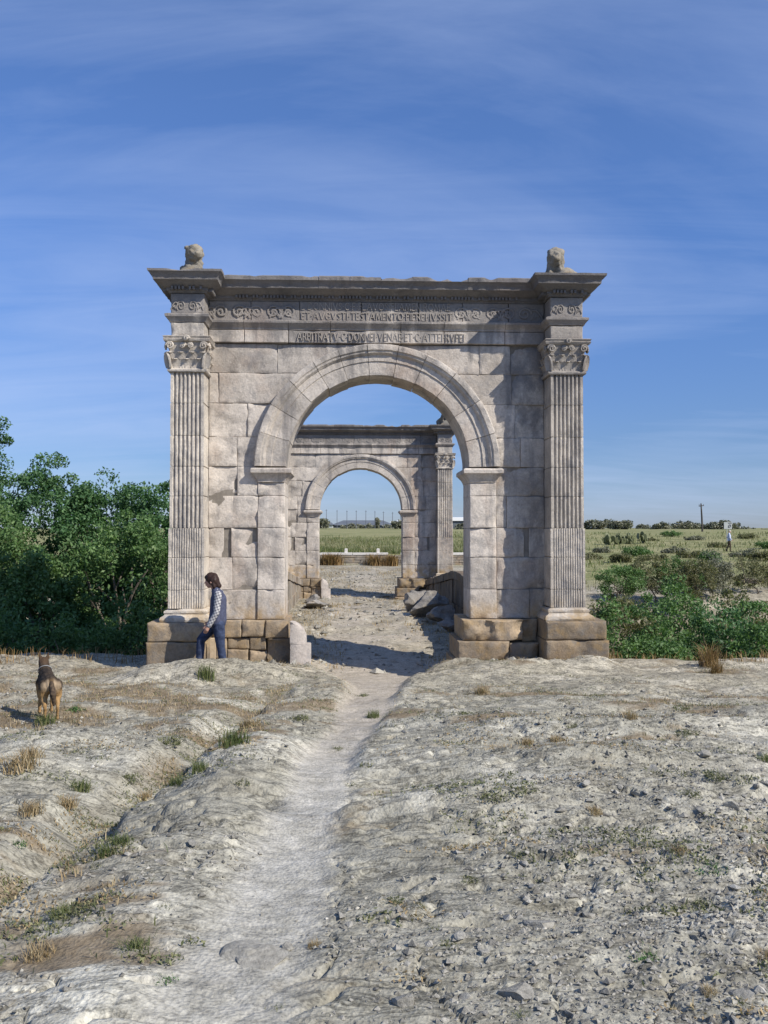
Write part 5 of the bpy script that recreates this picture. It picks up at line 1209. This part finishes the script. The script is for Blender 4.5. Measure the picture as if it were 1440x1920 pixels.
def hand_parts(w, e, side):
    """palm and five bent fingers continuing the forearm e -> w"""
    w = np.array(w, float); d = w - np.array(e, float); d /= np.linalg.norm(d); yv = np.array([0, 1.0, 0]); n = np.cross(d, yv); n /= np.linalg.norm(n)
    p = [capsule(w, w + d * 0.075, 0.026, 0.034, sq=(1.0, 1.0))]
    for k, (o, L) in enumerate(((-0.028, 0.058), (-0.010, 0.068), (0.009, 0.062), (0.026, 0.048))):
        a = w + d * 0.085 + n * o; b = a + d * L * 0.55 - yv * side * 0.010; c_ = b + d * L * 0.40 - yv * side * 0.022
        p += [capsule(a, b, 0.0095, 0.0088, 8), capsule(b, c_, 0.0088, 0.0075, 8)]
    a = w + d * 0.025 - n * 0.03; b = a + d * 0.035 - n * 0.022; p += [capsule(a, b, 0.012, 0.010, 8), capsule(b, b + d * 0.03 - n * 0.004, 0.010, 0.008, 8)]
    return p
def person(loc, rotz, scl, J, label, mats, vox=0.011, long_hair=True):
    r = empty('person', loc, rotz); r.scale = (scl,) * 3; tag(r, label, 'person')
    hd = np.array(J['head'])
    body = [capsule(hd + (0, 0, 0.02), hd + (0.0, 0, 0.045), 0.082, 0.085, sq=(1.05, 0.92)), capsule(hd + (-0.045, 0, -0.005), hd + (-0.042, 0, -0.06), 0.058, 0.042), capsule(hd + (-0.092, 0, 0.0), hd + (-0.108, 0, -0.022), 0.010, 0.014, 8),
            capsule(hd + (-0.092, -0.012, -0.052), hd + (-0.092, 0.012, -0.052), 0.010, 0.010, 8), capsule(hd + (-0.085, -0.032, 0.022), hd + (-0.085, 0.032, 0.022), 0.012, 0.012, 8), ball(hd + (0.005, -0.082, -0.01), 0.022), ball(hd + (0.005, 0.082, -0.01), 0.022),
            capsule(hd + (0.02, 0, -0.06), J['neck'], 0.05, 0.055), capsule(J['neck'], J['chest'], 0.07, 0.12, sq=(0.85, 1.3)), capsule(J['chest'], J['waist'], 0.12, 0.11, sq=(0.9, 1.25)), capsule(J['waist'], J['hip'], 0.11, 0.125, sq=(0.95, 1.2))]
    jeans = [capsule(J['waist'], J['hip'], 0.118, 0.135, sq=(0.95, 1.22))]; sleeves = []; shoes = []
    for s, k in ((-1, 'n'), (1, 'f')):
        sh, el, wr = (np.array(J[k + q]) for q in ('sh', 'el', 'wr')); hp, kn, an = (np.array(J[k + q]) for q in ('hp', 'kn', 'an'))
        body += [capsule(sh, el, 0.048, 0.04), capsule(el, wr, 0.038, 0.027), capsule(hp, kn, 0.078, 0.054), capsule(kn, an, 0.05, 0.036)] + hand_parts(wr, el, s)
        fa = np.array([-1.0, 0, 0]) if J.get('flat', True) else np.array([-0.9, 0, -0.3])
        sleeves.append(weld([capsule(sh + (0, 0, 0.01), el, 0.062, 0.05), capsule(el, wr, 0.05, 0.042)], vox, mats['sleeve'], 3, 0.006, 14))
        jeans += [capsule(hp, kn, 0.10, 0.072), capsule(kn, an + (0, 0, 0.01), 0.068, 0.062)]
        shoes.append(weld([capsule(an + (0.03, 0, -0.045), an + (-0.13, 0, -0.055), 0.042, 0.034, sq=(0.8, 1.0)), capsule(an, an + (0.01, 0, -0.04), 0.045, 0.045)], vox, M['shoe'], 3))
    add('body', weld(body, vox * 0.72, M['skin'], 2), r)
    add('trousers', weld(jeans, vox, mats['legs'], 4, 0.008, 10), r)
    add('vest' if long_hair else 'shirt', weld([capsule(J['neck'], J['chest'], 0.085, 0.145, sq=(0.88, 1.32)), capsule(J['chest'], J['waist'], 0.145, 0.142, sq=(0.92, 1.25)), capsule(J['waist'], np.array(J['hip']) + (0, 0, 0.02), 0.142, 0.155, sq=(0.95, 1.22)),
         capsule(np.array(J['nsh']) + (0, 0.03, 0.01), np.array(J['fsh']) + (0, -0.03, 0.01), 0.062, 0.062)], vox, mats['top'], 4, 0.008, 9), r)
    if long_hair:
        add('collar', weld([capsule(np.array(J['neck']) + (-0.06, -0.04, 0.0), np.array(J['neck']) + (0.03, -0.075, 0.02), 0.018, 0.022), capsule(np.array(J['neck']) + (-0.06, 0.04, 0.0), np.array(J['neck']) + (0.03, 0.075, 0.02), 0.018, 0.022)], 0.009, M['plaid'], 2), r)
        hair = [capsule(hd + (0.01, 0, 0.045), hd + (-0.015, 0, 0.06), 0.10, 0.088, sq=(1.05, 0.98)), capsule(hd + (0.05, 0, 0.02), hd + (0.105, 0, -0.06), 0.085, 0.055, sq=(0.9, 1.35)), capsule(hd + (-0.075, 0, 0.075), hd + (-0.03, 0, 0.09), 0.035, 0.05, sq=(1, 1.5)),
                capsule(hd + (0.02, -0.078, 0.03), hd + (0.055, -0.082, -0.085), 0.035, 0.028), capsule(hd + (0.02, 0.078, 0.03), hd + (0.055, 0.082, -0.085), 0.035, 0.028)]
        add('hair', weld(hair, 0.009, M['hair'], 3, 0.012, 16), r)
    else:
        add('cap', weld([capsule(hd + (0.0, 0, 0.055), hd + (0.0, 0, 0.075), 0.095, 0.085), capsule(hd + (-0.09, -0.03, 0.055), hd + (-0.15, 0.0, 0.045), 0.02, 0.015, sq=(1, 2.5))], vox, M['cap'], 2), r)
    for m in sleeves: add('sleeve', m, r)
    for m in shoes: add('shoe', m, r)
    return r
JW = dict(head=(-0.075, 0, 1.44), neck=(0.0, 0, 1.29), chest=(0.035, 0, 1.14), waist=(0.03, 0, 0.95), hip=(0.02, 0, 0.80),
          nsh=(0.05, -0.17, 1.235), nel=(0.035, -0.205, 0.965), nwr=(-0.085, -0.19, 0.755), fsh=(0.04, 0.17, 1.235), fel=(0.04, 0.20, 0.97), fwr=(-0.12, 0.17, 0.78),
          nhp=(0.05, -0.085, 0.77), nkn=(0.085, -0.09, 0.42), nan=(0.135, -0.09, 0.09), fhp=(0.0, 0.085, 0.77), fkn=(-0.255, 0.09, 0.50), fan=(-0.275, 0.09, 0.10))
px, py = -2.80, 15.45
person((px, py, hz(px, py) - 0.0), 0.04, 1.04, JW, 'person in navy vest, plaid sleeves and jeans walking with bowed head past the near pier', dict(sleeve=M['plaid'], legs=M['jeans'], top=M['vest']))
JM = dict(head=(-0.03, 0, 1.60), neck=(0.0, 0, 1.44), chest=(0.0, 0, 1.25), waist=(0.0, 0, 1.03), hip=(0.0, 0, 0.90), nsh=(0.02, -0.19, 1.38), nel=(0.10, -0.22, 1.10), nwr=(0.0, -0.2, 0.92), fsh=(0.02, 0.19, 1.38), fel=(0.0, 0.22, 1.10), fwr=(-0.15, 0.2, 0.95),
          nhp=(0.0, -0.09, 0.86), nkn=(0.05, -0.09, 0.47), nan=(0.22, -0.09, 0.10), fhp=(0.0, 0.09, 0.86), fkn=(-0.08, 0.09, 0.48), fan=(-0.06, 0.09, 0.09))
mx_, my_ = xu(1367, 74), 74.0
person((mx_, my_, hz(mx_, my_)), math.pi - 0.2, 1.0, JM, 'distant person in a pale blue shirt and brown trousers walking across the field', dict(sleeve=M['shirt_blue'], legs=M['brown_trousers'], top=M['shirt_blue']), 0.026, False)

# ------------------------------------------------------------------ dog, seen from behind
g = G('shepherd_fur', 0.9, 0.15); x_, y_, z_ = g.xyz(); nz = g.noise(22, 5, 0.65, g.mapping(g.obj, (1, 0.4, 0.6)))
tan_ = g.ramp(nz, [(0.3, (0.20, 0.115, 0.045)), (0.7, (0.42, 0.27, 0.125))]); blk = g.ramp(nz, [(0.3, (0.018, 0.014, 0.011)), (0.7, (0.075, 0.055, 0.038))]); crm = (0.52, 0.40, 0.27)
sad = g.math('MULTIPLY', g.rng(g.math('ADD', z_, g.math('MULTIPLY', nz, 0.10)), 0.38, 0.47), g.rng(y_, -0.36, -0.20))
c = g.mix(sad, tan_, blk)
c = g.mix(g.math('MULTIPLY', g.math('MULTIPLY', g.rng(y_, -0.20, -0.28), g.rng(z_, 0.26, 0.34)), g.math('MULTIPLY', g.rng(g.math('ABSOLUTE', x_), 0.02, 0.05), 0.75)), c, crm)
c = g.mix(g.math('MULTIPLY', g.rng(z_, 0.60, 0.66), 0.55), c, (0.10, 0.06, 0.035)); g.bump(g.noise(60, 4, 0.7, g.mapping(g.obj, (1, 0.35, 0.5))), 0.8, 0.012); M['fur'] = g.col(c)

g = G('tail_fur', 0.9, 0.15); M['tail'] = g.col(g.ramp(g.noise(30, 4), [(0.3, (0.03, 0.022, 0.018)), (0.7, (0.12, 0.085, 0.055))]))
M['collar'] = simple('dog_collar', (0.2, 0.2, 0.2), (0.3, 0.3, 0.3))
dp = at(76, 1353); dog = empty('dog', (dp[0], dp[1] + 0.25, hz(dp[0], dp[1])), 0.46); dog.scale = (0.78, 0.86, 0.88); tag(dog, 'black and tan shepherd dog standing with its back to the viewer at the left', 'dog')
d = [capsule((0, -0.16, 0.44), (0, 0.10, 0.43), 0.115, 0.125, sq=(0.95, 1)), capsule((0, 0.10, 0.43), (0, 0.36, 0.445), 0.125, 0.13, sq=(1.1, 0.9)), capsule((0, 0.38, 0.47), (-0.01, 0.52, 0.60), 0.105, 0.078), capsule((-0.01, 0.54, 0.635), (-0.01, 0.58, 0.63), 0.078, 0.07),
     capsule((-0.01, 0.60, 0.61), (-0.015, 0.74, 0.575), 0.05, 0.028), capsule((0, -0.10, 0.40), (0, 0.30, 0.36), 0.09, 0.12)]
for s in (-1, 1):
    d += [capsule((s * 0.075, -0.16, 0.42), (s * 0.095, -0.12, 0.29), 0.095, 0.07), capsule((s * 0.095, -0.11, 0.29), (s * 0.085, -0.27, 0.175), 0.055, 0.028), capsule((s * 0.085, -0.275, 0.17), (s * 0.085, -0.25, 0.03), 0.026, 0.02), capsule((s * 0.085, -0.25, 0.022), (s * 0.085, -0.19, 0.018), 0.024, 0.024),
          capsule((s * 0.09, 0.34, 0.40), (s * 0.085, 0.33, 0.22), 0.06, 0.036), capsule((s * 0.085, 0.33, 0.22), (s * 0.085, 0.36, 0.03), 0.03, 0.022), capsule((s * 0.085, 0.36, 0.02), (s * 0.085, 0.42, 0.018), 0.026, 0.024),
          capsule((s * 0.045 - 0.01, 0.53, 0.69), (s * 0.062 - 0.01, 0.525, 0.745), 0.030, 0.017, sq=(1.1, 0.6)), capsule((s * 0.062 - 0.01, 0.525, 0.745), (s * 0.068 - 0.01, 0.53, 0.785), 0.017, 0.005, sq=(1.1, 0.6))]
add('body', weld(d, 0.0105, M['fur'], 2, 0.010, 22), dog)
add('tail', weld([capsule((0, -0.26, 0.46), (0.015, -0.34, 0.34), 0.036, 0.045), capsule((0.015, -0.34, 0.34), (0.03, -0.31, 0.20), 0.045, 0.02)], 0.008, M['tail'], 2, 0.010, 25), dog)
a = np.linspace(0, 2 * np.pi, 20); cc = np.array([-0.004, 0.455, 0.54]); nn = np.array([0.0, 0.73, 0.68]); uu = np.array([1.0, 0, 0]); vv = np.cross(nn, uu)
add('collar', make_mesh('collar', *tube(cc + 0.099 * (np.cos(a)[:, None] * uu + np.sin(a)[:, None] * vv), 0.006, 6, False), M['collar'], smooth=60), dog)

# ------------------------------------------------------------------ creeping weeds along the ledges and the path edges
def creepers(seed, n, mat, thr, size):
    rng = np.random.default_rng(seed); Y = 3.0 + 14 * rng.uniform(0, 1, n) ** 1.35; X = rng.uniform(-0.5, 0.5, n) * (Y + 0.8)
    Z, soil, path, gr, vg, rut = H(X, Y, masks=True)
    m = fbm(X * 1.5, Y * 3.4, octs=4, seed=seed, gain=0.6) + 0.20 * soil + 0.22 * rut - 0.5 * (path > 0.6) - 0.6 * np.exp(-((X + 0.5) / 0.5) ** 2) * (Y < 10) + 0.22 * np.exp(-((path - 0.3) / 0.25) ** 2)
    k = (m > thr + 0.1 * rng.uniform(-1, 1, n)) & (vg < 0.2); X, Y, Z = X[k], Y[k], Z[k]
    P = np.stack([X, Y, Z + rng.uniform(0.0, 0.022, len(X))], -1)
    V, F = leaf_quads(P, size, size * 0.4, rng, 0.7); V2, F2 = blades(P[::9], size * 1.3, 0.005, rng, 0.9)
    return make_mesh('creeping_weeds', np.concatenate([V, V2]), np.concatenate([F, F2 + len(V)]), M[mat])
tag(add('creeping_weeds', creepers(951, 190000, 'weed', 0.35, 0.024)), 'creeping grey-green weeds filling the cracks of the bedrock', 'weeds', kind='stuff')
tag(add('dry_weeds', creepers(957, 110000, 'straw', 0.38, 0.024)), 'withered straw-coloured weeds along the rock ledges', 'weeds', kind='stuff')

rng = np.random.default_rng(961); n = 14000; XL = rng.uniform(-2.3, 2.5, n); YL = rng.uniform(1.2, 36, n); X, Y = to_world(XL, YL)
k = (fbm(X * 1.1 + 2, Y * 0.55, octs=4, seed=62) + 0.32 * (XL < -0.6) + 0.36 * (XL > 1.0) > 0.18) ; X, Y = X[k], Y[k]
V, F = blades(np.stack([X, Y, H(X, Y)], -1), 0.10, 0.012, rng, 0.8)
tag(add('bridge_grass', make_mesh('bridge_grass', V, F, M['straw'])), 'dry grass growing on the worn rock road between the arches', 'grass', kind='stuff')

rng = np.random.default_rng(971); n = 3600; XL = rng.uniform(-2.4, 2.45, n); YL = 1.0 + 32 * rng.uniform(0, 1, n); X, Y = to_world(XL, YL); k = rng.uniform(0, 1, n) < 0.25 + 0.9 * np.abs(fbm(X, Y * 0.6, octs=3, seed=65)); X, Y = X[k], Y[k]; n = len(X)
B = np.array([(1, 0, 0), (-1, 0, 0), (0, 1, 0), (0, -1, 0), (0, 0, 1), (0.1, 0.1, -1)], float); Fb = np.array([(0, 2, 4), (2, 1, 4), (1, 3, 4), (3, 0, 4), (2, 0, 5), (1, 2, 5), (3, 1, 5), (0, 3, 5)])
sz = np.clip(rng.lognormal(-3.3, 0.5, n), 0.012, 0.12); V = B[None] * sz[:, None, None] * rng.uniform(0.5, 1.5, (n, 6, 1)) + rng.normal(size=(n, 6, 3)) * (0.25 * sz)[:, None, None]; V[:, :, 2] *= 0.55
V += np.stack([X, Y, H(X, Y) + 0.1 * sz], -1)[:, None]
tag(add('rubble', make_mesh('rubble', V.reshape(-1, 3), (np.arange(n)[:, None, None] * 6 + Fb[None]).reshape(-1, 3), M['gravel'])), 'broken stone rubble on the rock road between the arches', 'rubble', kind='stuff')

# low shrubs dotted over the field on the right
for i, (u, y, px) in enumerate(((1110, 62, 34), (1128, 74, 22), (1165, 58, 30), (1195, 66, 40), (1230, 60, 36), (1262, 72, 30), (1295, 64, 44), (1330, 58, 30), (1345, 80, 26), (1395, 66, 40), (1425, 60, 36), (1440, 78, 30), (1215, 95, 24), (1300, 100, 26), (1400, 104, 30), (1258, 110, 28))):
    x = xu(u, y); zb = hz(x, y); r_ = px / 1732 * y / 2
    tree('field_shrub', (x, y, zb), zb + 0.34 + 0.10 * (i % 4), (r_ * 1.5, r_ * 0.8, 0.3), 34, 60, ('leaf_olive', 'leaf_far', 'leaf_olive', 'leaf_mid')[i % 4], 'low scrubby shrub in the dry field on the right', 'shrub', 980 + i, (0.14, 0.07), 0.26, 'low shrubs dotted over the field', 0.03, 4, 0.3)

# earth and chips gathered against the footings of the near arch
rng = np.random.default_rng(991); n = 900; XL = np.where(rng.uniform(0, 1, n) < 0.5, rng.uniform(-4.1, -1.2, n), rng.uniform(1.25, 4.2, n)); YL = -0.30 - np.where(np.abs(XL) > 2.85, 0.45, 0.0) - rng.exponential(0.16, n); X, Y = to_world(XL, YL)
sz = np.clip(rng.lognormal(-3.5, 0.55, n), 0.012, 0.10); V = B[None] * sz[:, None, None] * rng.uniform(0.5, 1.5, (n, 6, 1)) + rng.normal(size=(n, 6, 3)) * (0.25 * sz)[:, None, None]; V[:, :, 2] *= 0.6
V += np.stack([X, Y, H(X, Y) + 0.15 * sz], -1)[:, None]
tag(add('footing_rubble', make_mesh('footing_rubble', V.reshape(-1, 3), (np.arange(n)[:, None, None] * 6 + Fb[None]).reshape(-1, 3), M['gravel'])), 'stone chips gathered against the foot of the near arch', 'rubble', kind='stuff')
P = np.stack([X, Y, H(X, Y) - 0.01], -1)[rng.uniform(0, 1, n) < 0.6]; P = np.repeat(P, 4, 0) + rng.normal(size=(len(P) * 4, 3)) * np.array([0.04, 0.03, 0.0]); V, F = blades(P, 0.09, 0.008, rng, 0.9)
tag(add('footing_grass', make_mesh('footing_grass', V, F, M['straw'])), 'dry grass fringe at the foot of the near arch plinths', 'grass', kind='stuff')
